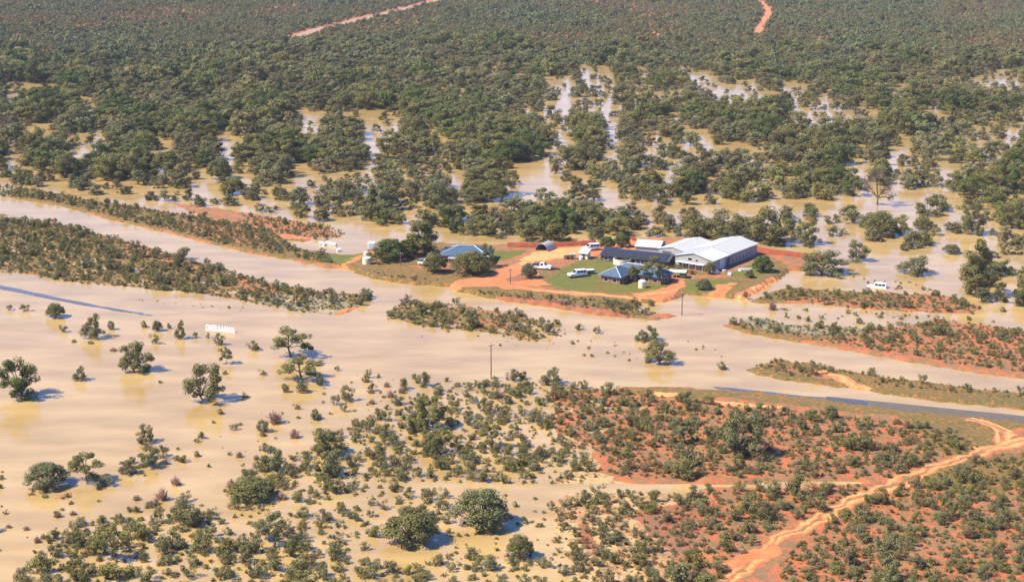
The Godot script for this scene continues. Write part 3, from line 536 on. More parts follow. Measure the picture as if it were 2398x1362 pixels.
func make_ground() -> void:
	var soil := mat(1, 1, 1, 0.95)
	soil.albedo_color = Color.WHITE
	soil.albedo_texture = soil_picture()
	soil.texture_repeat = false
	var far_soil := mat(1, 1, 1, 0.95)
	far_soil.albedo_color = Color.WHITE
	far_soil.albedo_texture = noise_tex(0.02, 31, lin(0.26, 0.11, 0.05), lin(0.40, 0.13, 0.05))
	far_soil.uv1_triplanar = true
	far_soil.uv1_world_triplanar = true
	far_soil.uv1_scale = Vector3(0.02, 0.02, 0.02)
	var me := ArrayMesh.new()
	var xs: Array = []
	var zs: Array = []
	for i in 301:
		xs.append(X0 + SIDE * i / 300.0)
		zs.append(Z0 + SIDE * i / 300.0)
	grid_surface(me, xs, zs, false, soil)
	grid_surface(me, [-7000.0, -3000.0, -1200.0, -600.0, -300.0, X0, 0.0, X0 + SIDE, 300.0, 600.0, 1200.0, 3000.0, 7000.0],
		[-7500.0, -4000.0, -2500.0, -1700.0, -1300.0, -1000.0, -990.0, -970.0, -950.0, -930.0, -900.0, -700.0, Z0, -400.0, Z0 + SIDE, -100.0, 0.0, 400.0, 1500.0], true, far_soil)
	structure("ground", me)

func make_water() -> void:
	var w := StandardMaterial3D.new()
	w.albedo_color = Color.WHITE
	w.albedo_texture = noise_tex(0.008, 41, lin(0.315, 0.205, 0.074), lin(0.455, 0.308, 0.120))
	w.roughness = 0.13
	w.metallic_specular = 0.5
	w.uv1_triplanar = true
	w.uv1_world_triplanar = true
	w.uv1_scale = Vector3(0.009, 0.02, 0.022)
	var n := FastNoiseLite.new()
	n.seed = 77
	n.frequency = 0.05
	n.fractal_octaves = 5
	var t := NoiseTexture2D.new()
	t.width = 1024
	t.height = 1024
	t.seamless = true
	t.as_normal_map = true
	t.bump_strength = 1.2
	t.noise = n
	w.normal_enabled = true
	w.normal_texture = t
	w.normal_scale = 0.12
	var pm := PlaneMesh.new()
	pm.size = Vector2(6000, 1500)
	pm.material = w
	var o := structure("floodwater", pm)
	o.position = Vector3(0, 0, -400)

func ribbon(line: Array, widths: Array, ys: Array, crown: float, m: Material, called: String) -> MeshInstance3D:
	# a cambered strip along a line, finely cut along and across
	var c := Curve3D.new()
	c.bake_interval = 2.0
	var p := poly_of(line, 0)
	for i in p.size():
		var a := p[maxi(i - 1, 0)]
		var b := p[mini(i + 1, p.size() - 1)]
		var t := (b - a) / 6.0
		c.add_point(Vector3(p[i].x, ys[mini(i, ys.size() - 1)], p[i].y), Vector3(-t.x, 0, -t.y), Vector3(t.x, 0, t.y))
	var pts := c.get_baked_points()
	var nz := FastNoiseLite.new()
	nz.seed = 9
	nz.frequency = 0.08
	var st := SurfaceTool.new()
	st.begin(Mesh.PRIMITIVE_TRIANGLES)
	st.set_smooth_group(0)
	var rows: Array = []
	for i in pts.size():
		var d := (pts[mini(i + 1, pts.size() - 1)] - pts[maxi(i - 1, 0)])
		var side := Vector3(-d.z, 0, d.x).normalized()
		var w: float = widths[0] * (1.0 + nz.get_noise_1d(i * 2.0) * widths[1])
		var row: Array = []
		for k in 9:
			var f := k / 4.0 - 1.0
			row.append(pts[i] + side * f * w * 0.5 + Vector3(0, crown * (1 - f * f) + nz.get_noise_2d(i * 3.0, k * 4.0) * widths[2], 0))
		rows.append(row)
	for i in rows.size() - 1:
		for k in 8:
			for q in [rows[i][k], rows[i][k + 1], rows[i + 1][k + 1], rows[i][k], rows[i + 1][k + 1], rows[i + 1][k]]:
				st.add_vertex(q)
	st.generate_normals()
	var me := st.commit()
	me.surface_set_material(0, m)
	return structure(called, me)

func make_roads() -> void:
	# the sealed road dips under the flood between its two dry ends
	ribbon(wet_road_line, [6.6, 0.0, 0.012], [-0.085, -0.098, -0.106, -0.113, -0.13, -0.4, -0.5, -0.5, -0.125, -0.08, -0.045, -0.015], 0.12, M.wet_asphalt, "drowned_road")
	ribbon(damp_road_line, [6.6, 0.0, 0.012], [-0.015, 0.004, 0.015], 0.12, M.damp_asphalt, "damp_road")
	ribbon(road_line, [6.6, 0.0, 0.012], [0.015, 0.06, 0.14, 0.2], 0.12, M.asphalt, "road")
	ribbon(far_road_line, [8.0, 0.2, 0.0], [1.25], 0.1, M.far_road, "far_road")
	ribbon(far_track_line, [5.5, 0.5, 0.0], [1.24], 0.08, M.far_track, "sand_track")

func make_levees() -> void:
	var nz := FastNoiseLite.new()
	nz.seed = 3
	nz.frequency = 0.4
	for line in levee_lines:
		var p := poly_of(line, 0)
		var st := SurfaceTool.new()
		st.begin(Mesh.PRIMITIVE_TRIANGLES)
		var rows: Array = []
		for i in p.size() - 1:
			var n := maxi(2, int(p[i].distance_to(p[i + 1]) / 0.8))
			for k in n:
				var q := p[i].lerp(p[i + 1], float(k) / n)
				var d := (p[i + 1] - p[i]).normalized()
				var side := Vector3(-d.y, 0, d.x)
				var row: Array = []
				for f in [[-2.4, -0.6], [-1.9, 0.15], [-0.9, 1.15], [-0.3, 1.45], [0.3, 1.45], [0.9, 1.1], [1.9, 0.15], [2.4, -0.6]]:
					var jit := nz.get_noise_2d(q.x * 2.0 + f[0] * 3.0, q.y * 2.0)
					row.append(Vector3(q.x, f[1] + 0.35 + jit * 0.35, q.y) + side * (f[0] + jit * 0.5))
				rows.append(row)
		for i in rows.size() - 1:
			for k in 7:
				for v in [rows[i][k], rows[i][k + 1], rows[i + 1][k + 1], rows[i][k], rows[i + 1][k + 1], rows[i + 1][k]]:
					st.add_vertex(v)
		st.generate_normals()
		var me := st.commit()
		me.surface_set_material(0, M.levee)
		structure("levee_bank", me)

# ---------------------------------------------------------------- plants
class Leaves:
	var v := PackedVector3Array()
	var n := PackedVector3Array()
	var c := PackedColorArray()
	var r: RandomNumberGenerator

	func dir() -> Vector3:
		var z := r.randf_range(-1, 1)
		var t := r.randf() * TAU
		var s := sqrt(1 - z * z)
		return Vector3(s * cos(t), z, s * sin(t))

	func clump(at: Vector3, rad: Vector3, count: int, size: float, loose := 0.75) -> void:
		var tone := r.randf_range(0.85, 1.15)
		for i in count:
			var d := dir()
			var p := at + d * rad * (0.45 + 0.55 * sqrt(r.randf()))
			var nn := (d + dir() * loose + Vector3(0, 0.25, 0)).normalized()
			leaf(p, nn, size * r.randf_range(0.65, 1.35), tone * r.randf_range(0.75, 1.25))

	func leaf(p: Vector3, nn: Vector3, s: float, tone: float) -> void:
		var u := nn.cross(dir()).normalized()
		var w := nn.cross(u)
		var a := p - u * s
		var b := p + w * s * 0.62
		var e := p + u * s
		var f := p - w * s * 0.62
		v.append_array([a, b, e, a, e, f])
		n.append_array([nn, nn, nn, nn, nn, nn])
		var k := Color(tone * r.randf_range(0.94, 1.06), tone, tone * r.randf_range(0.88, 1.1))
		c.append_array([k, k, k, k, k, k])

	func commit(me: ArrayMesh, m: Material) -> void:
		var ar := []
		ar.resize(Mesh.ARRAY_MAX)
		ar[Mesh.ARRAY_VERTEX] = v
		ar[Mesh.ARRAY_NORMAL] = n
		ar[Mesh.ARRAY_COLOR] = c
		me.add_surface_from_arrays(Mesh.PRIMITIVE_TRIANGLES, ar)
		me.surface_set_material(me.get_surface_count() - 1, m)

func limb(st: SurfaceTool, a: Vector3, b: Vector3, ra: float, rb: float, sag: float) -> void:
	var mid := a.lerp(b, 0.5) + Vector3(0, sag, 0)
	tube(st, a, mid, ra, (ra + rb) * 0.5, 5)
	tube(st, mid, b, (ra + rb) * 0.5, rb, 5)

func build_tree(seed_: int, w: float, h: float, fork: float, limbs: int, subs: int, clump_r: float, leaves: int, size: float, flat := 0.7, lean := 0.15, foliage := true) -> Array:
	# returns [crown mesh, trunk mesh] of a tree w wide and h high
	var r := RandomNumberGenerator.new()
	r.seed = seed_
	var lv := Leaves.new()
	lv.r = r
	var st := new_st()
	var base := Vector3(0, -0.9, 0)
	var f := Vector3(r.randf_range(-lean, lean) * h, fork * h, r.randf_range(-lean, lean) * h * 0.6)
	var tr := 0.028 * h
	tube(st, base, f, tr, tr * 0.75, 7)
	var turn := r.randf() * TAU
	for i in limbs:
		var az := turn + TAU * i / limbs + r.randf_range(-0.35, 0.35)
		var up := fmod(i * 0.618 + r.randf_range(-0.1, 0.1) + 1.0, 1.0) if i > 0 else 1.0
		var reach := (0.85 + 0.15 * up / 0.35 if up < 0.35 else sqrt(1.0 - pow((up - 0.35) / 0.72, 2.0))) * r.randf_range(0.7, 1.05)
		var e := Vector3(cos(az) * w * 0.37 * reach, lerpf(fork * 0.8 * h, h * 0.86, up), sin(az) * w * 0.37 * reach)
		limb(st, f, e, tr * 0.6, tr * 0.22, h * 0.03)
		for k in subs:
			var o := Vector3(r.randf_range(-1, 1) * w * 0.15, r.randf_range(-0.7, 0.6) * h * 0.13, r.randf_range(-1, 1) * w * 0.14)
			var c := e + o
			c.y = minf(c.y, h - clump_r * flat * 0.7)
			limb(st, e.lerp(f, 0.25), c, tr * 0.2, tr * 0.08, 0.0)
			if foliage:
				var cr := clump_r * r.randf_range(0.65, 1.25)
				lv.clump(c, Vector3(cr, cr * flat, cr), leaves, size, 0.55)
			else:
				for q in 16:
					tube(st, c.lerp(e, r.randf()), c + lv.dir() * w * 0.12 + Vector3(0, h * 0.07, 0), tr * 0.08, tr * 0.03, 3)
	var crown := ArrayMesh.new()
	if foliage:
		lv.commit(crown, leaf_tints[1])
	st.generate_normals()
	var trunk := st.commit()
	trunk.surface_set_material(0, bark)
	return [crown, trunk]

func build_round(seed_: int, w: float, h: float, low: float, n: int, clump_r: float, leaves: int, size: float) -> Array:
	# a dense crown: clumps over a dome, few gaps
	var r := RandomNumberGenerator.new()
	r.seed = seed_
	var lv := Leaves.new()
	lv.r = r
	var st := new_st()
	var f := Vector3(0, low * h, 0)
	tube(st, Vector3(0, -0.9, 0), f, 0.03 * h, 0.024 * h, 7)
	for i in n:
		var d := lv.dir()
		d.y = absf(d.y) * 1.4 - 0.55
		var q := r.randf_range(0.62, 0.8)
		var c := Vector3(d.x * w * 0.5 * q, lerpf(low, 1.0, 0.38) * h + d.y * h * (1 - low) * 0.55 * q, d.z * w * 0.5 * q)
		limb(st, f, c, 0.012 * h, 0.004 * h, 0.0)
		var cr := clump_r * r.randf_range(0.55, 1.35)
		lv.clump(c, Vector3(cr, cr * 0.8, cr), leaves, size)
	var crown := ArrayMesh.new()
	lv.commit(crown, leaf_tints[1])
	st.generate_normals()
	var trunk := st.commit()
	trunk.surface_set_material(0, bark)
	return [crown, trunk]

func build_shrub(seed_: int, w: float, h: float, n: int, clump_r: float, leaves: int, size: float) -> Array:
	var r := RandomNumberGenerator.new()
	r.seed = seed_
	var lv := Leaves.new()
	lv.r = r
	var st := new_st()
	for i in n:
		var az := r.randf() * TAU
		var d := sqrt(r.randf()) * 0.34 * w
		var c := Vector3(cos(az) * d, r.randf_range(0.2, 0.82) * h * (1.0 - 0.25 * d / (0.34 * w)), sin(az) * d)
		tube(st, Vector3(c.x * 0.15, -0.5, c.z * 0.15), c, 0.05, 0.018, 4)
		var cr := clump_r * r.randf_range(0.65, 1.25)
		lv.clump(c, Vector3(cr, cr * 0.85, cr), leaves, size)
	var crown := ArrayMesh.new()
	lv.commit(crown, leaf_tints[0])
	st.generate_normals()
	var stem := st.commit()
	stem.surface_set_material(0, bark)
	return [crown, stem]

func leaf_mat(r: float, gg: float, b: float) -> StandardMaterial3D:
	var m := mat(r, gg, b, 0.75)
	m.vertex_color_use_as_albedo = true
	m.metallic_specular = 0.25
	return m

func make_plant_meshes() -> void:
	bark = worn(0.19, 0.15, 0.115, 0.95, 0.4, 51, 0.0, 0.9)
	# 0 grey green, 1 olive, 2 fresh green, 3 yellow green, 4 dull brown green
	leaf_tints = [leaf_mat(0.160, 0.160, 0.066), leaf_mat(0.160, 0.151, 0.050), leaf_mat(0.095, 0.120, 0.031), leaf_mat(0.180, 0.168, 0.045), leaf_mat(0.167, 0.143, 0.065)]
	var two: Array
	for k in 4:
		two = build_tree(100 + k, 9.0, 8.0, 0.10, 11, 4, 1.15, 165, 0.155, 0.78)
		tree_crown.append(two[0]); tree_trunk.append(two[1])
	for k in 2:
		two = build_tree(140 + k, 9.0, 8.0, 0.30, 7, 5, 1.05, 150, 0.15, 0.62, 0.15)
		tree_crown.append(two[0]); tree_trunk.append(two[1])
	for k in 2:
		two = build_round(160 + k, 9.0, 8.0, 0.06, 66, 1.0, 165, 0.145)
		tree_crown.append(two[0]); tree_trunk.append(two[1])
	two = build_tree(181, 6.5, 12.0, 0.10, 13, 5, 1.05, 140, 0.16, 0.8, 0.03)
	tree_crown.append(two[0]); tree_trunk.append(two[1])
	for k in 6:
		two = build_shrub(200 + k, 3.2, 2.8, 15 if k < 4 else 9, 0.5, 100, 0.085)
		shrub_crown.append(two[0]); shrub_stem.append(two[1])
	for k in 5:
		two = build_tree(300 + k, 9.0, 8.0, 0.1, 9, 3, 1.5, 62, 0.3, 0.8)
		far_tree.append(join(two))
	for k in 4:
		two = build_shrub(320 + k, 3.2, 2.8, 8, 0.62, 26, 0.24)
		far_shrub.append(join(two))
	var twig := mat(0.34, 0.215, 0.15, 0.95)
	for k in 2:
		var st := new_st()
		var r := RandomNumberGenerator.new()
		r.seed = 400 + k
		for i in 110:
			var az := r.randf() * TAU
			var e := Vector3(cos(az) * r.randf() * 0.55, r.randf_range(0.25, 1.0), sin(az) * r.randf() * 0.55)
			e.y *= 1.15 - Vector2(e.x, e.z).length()
			tube(st, Vector3(e.x * 0.3, -0.2, e.z * 0.3), e, 0.028, 0.01, 3)
			tube(st, e * 0.7, e * 0.7 + Vector3(r.randf_range(-0.3, 0.3), r.randf_range(0.0, 0.25), r.randf_range(-0.3, 0.3)), 0.018, 0.006, 3)
		st.generate_normals()
		var me := st.commit()
		me.surface_set_material(0, twig)
		dead_mesh.append(me)

func join(two: Array) -> ArrayMesh:
	var me: ArrayMesh = two[0]
	me.add_surface_from_arrays(Mesh.PRIMITIVE_TRIANGLES, (two[1] as ArrayMesh).surface_get_arrays(0))
	me.surface_set_material(1, bark)
	return me

func in_frame(x: float, z: float) -> bool:
	return z < -190.0 and absf(x) < -z * 0.345 + 3.0

func inside_any(list: Array, p: Vector2) -> bool:
	for q in list:
		if Geometry2D.is_point_in_polygon(p, q):
			return true
	return false

func plant(called: String, label: String, category: String, group: String, crown: Mesh, stem: Mesh, tint: int, p: Array) -> void:
	# p: x, z, scale across, scale up, turn
	var o := thing(called, label, category, Vector3(p[0], maxf(ground_h(p[0], p[1]) - 0.05, -0.12), p[1]), p[4], group)
	var a := MeshInstance3D.new()
	a.name = "trunk" if category == "tree" else "stems"
	a.mesh = stem
	a.scale = Vector3(p[2], p[3], p[2])
	o.add_child(a)
	if crown != null:
		var b := MeshInstance3D.new()
		b.name = "crown" if category == "tree" else "foliage"
		b.mesh = crown
		b.scale = a.scale
		b.set_surface_override_material(0, leaf_tints[tint])
		o.add_child(b)

func copies(called: String, mesh: Mesh, list: Array, parent: Node) -> void:
	if list.is_empty():
		return
	var mm := MultiMesh.new()
	mm.transform_format = MultiMesh.TRANSFORM_3D
	mm.use_colors = true
	mm.mesh = mesh
	mm.instance_count = list.size()
	for i in list.size():
		var p: Array = list[i]
		mm.set_instance_transform(i, Transform3D(Basis(Vector3.UP, p[4]).scaled_local(Vector3(p[2], p[3], p[2])), Vector3(p[0], maxf(ground_h(p[0], p[1]) - 0.05, -0.12), p[1])))
		mm.set_instance_color(i, p[5])
	var o := MultiMeshInstance3D.new()
	o.name = called
	o.multimesh = mm
	o.set_meta("kind", "stuff")
	parent.add_child(o, true)

func stuff(called: String, label: String, category: String) -> Node3D:
	var o := thing(called, label, category)
	o.set_meta("kind", "stuff")
	return o

func scatter(outline: PackedVector2Array, gap: float) -> Array:
	# jittered points about gap metres apart
	var lo := Vector2(1e9, 1e9)
	var hi := -lo
	for p in outline:
		lo = lo.min(p)
		hi = hi.max(p)
	var out: Array = []
	var z := lo.y
	while z < hi.y:
		var x := lo.x + rng.randf() * gap
		while x < hi.x:
			var p := Vector2(x + rng.randf_range(-0.45, 0.45) * gap, z + rng.randf_range(-0.45, 0.45) * gap)
			if absf(p.x) < -p.y * 0.39 + 25.0 and Geometry2D.is_point_in_polygon(p, outline):
				out.append(p)
			x += gap
		z += gap
	return out

func ordinal(n: int) -> String:
	var w := ["first", "second", "third", "fourth", "fifth", "sixth", "seventh", "eighth", "ninth", "tenth", "eleventh", "twelfth"]
	if n < w.size():
		return w[n]
	var k := n + 1
	return str(k) + (["th", "st", "nd", "rd"][k % 10] if k % 10 < 4 and (k / 10) % 10 != 1 else "th")

func plant_rows(rows: Dictionary, called: String, category: String, crowns: Array, stems: Array, phrase: String) -> void:
	# every plant of a region is told apart by its look and its order from the left
	for region in rows:
		var list: Array = rows[region]
		list.sort_custom(func(a, b): return a[0] / -a[1] < b[0] / -b[1])
		for i in list.size():
			var p: Array = list[i]
			var hue: String = ["grey green", "olive", "fresh green", "yellowish", "brownish"][p[7]]
			plant(called, phrase % [hue, ordinal(i), region], category, phrase.get_slice(",", 0).replace("%s ", "") + "s " + region, crowns[p[6]], stems[p[6]], p[7], p)

func tree_region(x: float, z: float) -> String:
	var s := x / -z
	var far := "in front woodland" if z > -520 else ("in mid woodland" if z > -640 else "deep in woodland")
	var where := "at the far left"
	if s > -0.2: where = "left of the cottage"
	if s > -0.09: where = "behind the cottage"
	if s > 0.0: where = "above the yard"
	if s > 0.09: where = "beyond the white sheds"
	if s > 0.19: where = "above the right lagoon"
	if s > 0.28: where = "at the right edge"
	return far + " " + where

func shrub_region(x: float, z: float) -> String:
	var s := x / -z
	if z < -400: return "on the red strip above the left channel" if s < -0.1 else "near the homestead bank"
	if z < -318:
		if s < -0.08: return "on the island between the two left channels"
		if s < 0.05: return "on the islet before the homestead"
		if s < 0.15: return "on the bank before the homestead track"
		return "on the islands right of the homestead"
	if z < -268 and s > 0.14: return "beside the flooded road at right"
	if s > 0.16: return "on the red sand by the forked track"
	if s > 0.06: return "where red sand meets the flood"
	if s > -0.1: return "in the flooded thicket at bottom middle"
	return "in the flooded thicket at bottom left"

func make_vegetation() -> void:
	var gaps: Array = []
	for q in tree_gaps:
		gaps.append(poly_of(q, 0))
	var nz := FastNoiseLite.new()
	nz.seed = 21
	nz.frequency = 0.014
	nz.fractal_octaves = 3
	# --- trees with a place of their own
	var used := 0
	for t in named_trees:
		var k: int = t[4]
		var p: Array
		if k == 21:
			var bare := build_tree(500, 9.0, 8.0, 0.2, 9, 7, 1.0, 0, 0.2, 0.7, 0.05, false)
			plant("dead_tree", t[6], "tree", "", null, bare[1], 0, [t[0], t[1], t[2] / 9.0, t[3] / 8.0, 0.4])
			continue
		var hh := 12.0 if k == 8 else 8.0
		var ww := 6.5 if k == 8 else 9.0
		p = [t[0], t[1], t[2] / ww, t[3] / hh, rng.randf() * TAU]
		if k == 4 or k == 5:
			p[2] *= 1.2
		plant("gum_tree", t[6], "tree", "", tree_crown[k], tree_trunk[k], t[5], p)
		used += 1
	# --- the flooded woodland
	var pool: Array = []
	for z in wood_zones:
		for q in scatter(poly_of(z, 2), z[0]):
			if inside_any(gaps, q):
				# open water, with a few small trees standing in it
				if rng.randf() < 0.38:
					var s4 := rng.randf_range(0.28, 0.55)
					pool.append([q.x, q.y, s4, s4 * rng.randf_range(0.65, 0.95), rng.randf() * TAU, rng.randf_range(-0.4, 0.1)])
				continue
			var n := nz.get_noise_2d(q.x, q.y * 0.55)
			if n < -0.27 and rng.randf() < 0.4:
				continue
			var s: float = z[1] * clampf(0.92 + n * 0.9 + rng.randf_range(-0.28, 0.28), 0.4, 1.5)
			if rng.randf() < 0.2:
				s *= 0.55
			pool.append([q.x, q.y, s, s * rng.randf_range(0.62, 0.94), rng.randf() * TAU, n])
			# saplings between the big crowns
			if rng.randf() < 0.85:
				var s3 := rng.randf_range(0.22, 0.58)
				pool.append([q.x + rng.randf_range(-5, 5), q.y + rng.randf_range(-5, 5), s3, s3 * rng.randf_range(0.8, 1.1), rng.randf() * TAU, rng.randf_range(-0.4, 0.1)])
	pool.sort_custom(func(a, b): return a[2] * a[3] / a[1] / a[1] > b[2] * b[3] / b[1] / b[1])
	var rest: Array = []
	var rows := {}
	for k in far_tree.size():
		rest.append([])
	for p in pool:
		var tint := 1 if p[5] > 0.05 else (4 if rng.randf() < 0.4 else 0)
		if p[5] > 0.22 and rng.randf() < 0.6: tint = 2
		if rng.randf() < 0.12: tint = 3
		if used < INDIVIDUALS and in_frame(p[0], p[1]):
			var k := rng.randi() % 6 if rng.randf() < 0.75 else 6 + rng.randi() % 2
			var region := tree_region(p[0], p[1])
			if not rows.has(region):
				rows[region] = []
			rows[region].append([p[0], p[1], p[2], p[3], p[4], 0, k, tint])
			used += 1
		else:
			var base: Color = [Color(1.0, 1.06, 1.37), Color(1, 1, 1), Color(0.62, 0.8, 0.62), Color(1.08, 1.05, 0.85), Color(1.08, 0.96, 1.25)][tint]
			var v := rng.randf_range(0.62, 1.32)
			rest[rng.randi() % far_tree.size()].append([p[0], p[1], p[2], p[3], p[4], base * v])
	plant_rows(rows, "gum_tree", "tree", tree_crown, tree_trunk, "%s gum tree, %s from left %s")
	var wood := stuff("flooded_woodland", "dense mass of olive gum trees standing in floodwater across the upper half", "woodland")
	for k in far_tree.size():
		copies("trees", far_tree[k], rest[k], wood)
	# --- shrubs
	used = 0
	rows = {}
	for i in range(0, placed_shrubs.size(), 4):
		var x: float = placed_shrubs[i]
		var z: float = placed_shrubs[i + 1]
		var k := rng.randi() % 6
		var region := "in open water left of the umbrella tree" if x < -40 else ("in open water round the power pole" if z < -240 else "along the bottom edge")
		if not rows.has(region):
			rows[region] = []
		rows[region].append([x, z, placed_shrubs[i + 2] / 3.0, placed_shrubs[i + 3] / 2.5, rng.randf() * TAU, 0, k, [0, 1, 1, 3][rng.randi() % 4]])
		used += 1
	plant_rows(rows, "shrub", "shrub", shrub_crown, shrub_stem, "%s lone shrub, %s from left %s")
	rows = {}
	pool = []
	for z in bush_zones:
		for q in scatter(poly_of(z, 3), z[0]):
			if on_track(q.x, q.y):
				continue
			var s: float = z[1] * (0.28 + 0.78 * pow(rng.randf(), 1.7))
			var n := nz.get_noise_2d(q.x * 4.0, q.y * 4.0)
			if n < -0.3 and rng.randf() < 0.7:
				continue
			if rng.randf() < 0.04: s *= 1.6
			pool.append([q.x, q.y, s, s * rng.randf_range(0.7, 1.15), rng.randf() * TAU, z[2]])
	pool.sort_custom(func(a, b): return a[2] * a[3] / a[1] / a[1] > b[2] * b[3] / b[1] / b[1])
	rest = []
	for k in shrub_crown.size():
		rest.append([])
	var joined: Array = []
	for k in shrub_crown.size():
		joined.append(join([(shrub_crown[k] as ArrayMesh).duplicate(), shrub_stem[k]]))
	for p in pool:
		var tint: int = [0, 0, 1, 1, 4][rng.randi() % 5] if p[5] != 2 else [0, 1, 4][rng.randi() % 3]
		if rng.randf() < 0.08: tint = 3
		var k := rng.randi() % 6
		if used < INDIVIDUALS and in_frame(p[0], p[1]):
			var region := shrub_region(p[0], p[1])
			if not rows.has(region):
				rows[region] = []
			rows[region].append([p[0], p[1], p[2], p[3], p[4], 0, k, tint])
			used += 1
		else:
			var base: Color = [Color(1, 1, 1), Color(1.0, 0.95, 0.73), Color(0.57, 0.74, 0.44), Color(1.08, 1.0, 0.62), Color(1.08, 0.9, 0.92)][tint]
			rest[k].append([p[0], p[1], p[2], p[3], p[4], base * rng.randf_range(0.85, 1.15)])
	plant_rows(rows, "shrub", "shrub", shrub_crown, shrub_stem, "%s large shrub, %s from left %s")
	var cover := stuff("shrub_cover", "scattered grey green shrubs covering the islands and red sand", "shrubs")
	for k in shrub_crown.size():
		copies("shrubs", joined[k], rest[k], cover)
	# --- low tufts on the dry ground and drowned weeds at its edge
	var tufts: Array = [[], []]
	for z in bush_zones:
		for q in scatter(poly_of(z, 3), 1.05 if z[2] != 2 else 3.2):
			if rng.randf() < 0.5 or on_track(q.x, q.y):
				continue
			var h := ground_h(q.x, q.y)
			if h < -0.15 and rng.randf() < 0.8:
				continue
			var s := rng.randf_range(0.1, 0.36)
			tufts[rng.randi() % 2].append([q.x, q.y, s, s * 0.8, rng.randf() * TAU, Color(1.2, 0.95, 0.8) * rng.randf_range(0.7, 1.25)])
	var low := stuff("ground_tufts", "low dry tufts and weeds dotted over the red ground", "tufts")
	for k in 2:
		copies("tufts", far_shrub[k], tufts[k], low)
	# --- the scrub plain beyond the flood
	var plain: Array = [[], [], [], []]
	var keep: Array = []
	for line in [[far_road_line, 7.0], [far_track_line, 3.0]]:
		var l := poly_of(line[0], 0)
		for i in l.size() - 1:
			keep.append([l[i], l[i + 1], line[1]])
	var z := -880.0
	while z > -2300.0:
		var gap := 3.5 + (-z - 880.0) * 0.0015
		var half := -z * 0.37 + 20.0
		var x := -half
		while x < half:
			var q := Vector2(x + rng.randf_range(-0.5, 0.5) * gap, z + rng.randf_range(-0.5, 0.5) * gap)
			x += gap
			var ok := nz.get_noise_2d(q.x * 0.7 + 900, q.y * 0.35) > -0.45 or rng.randf() < 0.6
			if z > -950 and rng.randf() > (-z - 870.0) / 80.0:
				ok = false
			for s in keep:
				var near := Geometry2D.get_closest_point_to_segment(q, s[0], s[1])
				# scrub that stands just in front of a track keeps well back, as graded verges do
				if near.distance_to(q) < s[2] + rng.randf() * 2.0:
					ok = false
			if not ok:
				continue
			var patch := nz.get_noise_2d(q.x * 0.5 - 300, q.y * 0.25)
			var s2 := rng.randf_range(0.6, 1.4) * (1.12 + patch * 0.35)
			if rng.randf() < 0.05 + maxf(patch, 0.0) * 0.2: s2 *= 1.7
			plain[rng.randi() % 4].append([q.x, q.y, s2, s2 * rng.randf_range(0.75, 1.05), rng.randf() * TAU, Color(0.92 - patch * 0.25, 0.92, 0.88) * rng.randf_range(0.65, 1.25)])
		z -= gap
	var scrub := stuff("scrub_plain", "dark grey scrub reaching away over the red plain at the top", "scrub")
	for k in 4:
		copies("shrubs", far_shrub[k], plain[k], scrub)
	# --- dead bushes
	var dead_order: Array = []
	for i in range(0, placed_dead.size(), 4):
		var n := 0
		for j in range(0, placed_dead.size(), 4):
			if placed_dead[j] / -placed_dead[j + 1] < placed_dead[i] / -placed_dead[i + 1]:
				n += 1
		dead_order.append(n)
	for i in range(0, placed_dead.size(), 4):
		var x: float = placed_dead[i]
		var zz: float = placed_dead[i + 1]
		var o := thing("dead_bush", "reddish brown dead bush, %s from left of the dead ones in the flood" % ordinal(dead_order[i / 4]), "bush", Vector3(x, maxf(ground_h(x, zz), -0.1), zz), rng.randf() * TAU, "dead brown bushes")
		var a := MeshInstance3D.new()
		a.name = "twigs"
		a.mesh = dead_mesh[i / 4 % 2]
		a.scale = Vector3(placed_dead[i + 2], placed_dead[i + 3], placed_dead[i + 2])
		o.add_child(a)

# ---------------------------------------------------------------- buildings
func window(parent: Node, c: Vector3, w: float, h: float, nrm: Vector3) -> void:
	# a framed pane on a wall whose outward direction is nrm
	var side := nrm.cross(Vector3.UP).normalized()
	var f := new_st()
	for s in [-1.0, 1.0]:
		oriented(f, c + side * s * w * 0.5, side * 0.09, Vector3.UP * (h + 0.09), nrm * 0.08)
		oriented(f, c + Vector3.UP * s * h * 0.5, side * (w - 0.09), Vector3.UP * 0.09, nrm * 0.076)
	var o := part("window", f, M.frame, parent)
	var g2 := new_st()
	oriented(g2, c + nrm * 0.01, side * (w - 0.08), Vector3.UP * (h - 0.08), nrm * 0.03)
	part("pane", g2, M.glass, o)

func oriented(st: SurfaceTool, c: Vector3, a: Vector3, b: Vector3, d: Vector3) -> void:
	a *= 0.5; b *= 0.5; d *= 0.5
	hexa(st, [c - a - b - d, c + a - b - d, c + a - b + d, c - a - b + d], [c - a + b - d, c + a + b - d, c + a + b + d, c - a + b + d])

func slab(st: SurfaceTool, pts: Array, t: float) -> void:
	var lo: Array = []
	for p in pts:
		lo.append(p - Vector3(0, t, 0))
	hexa(st, lo, pts)

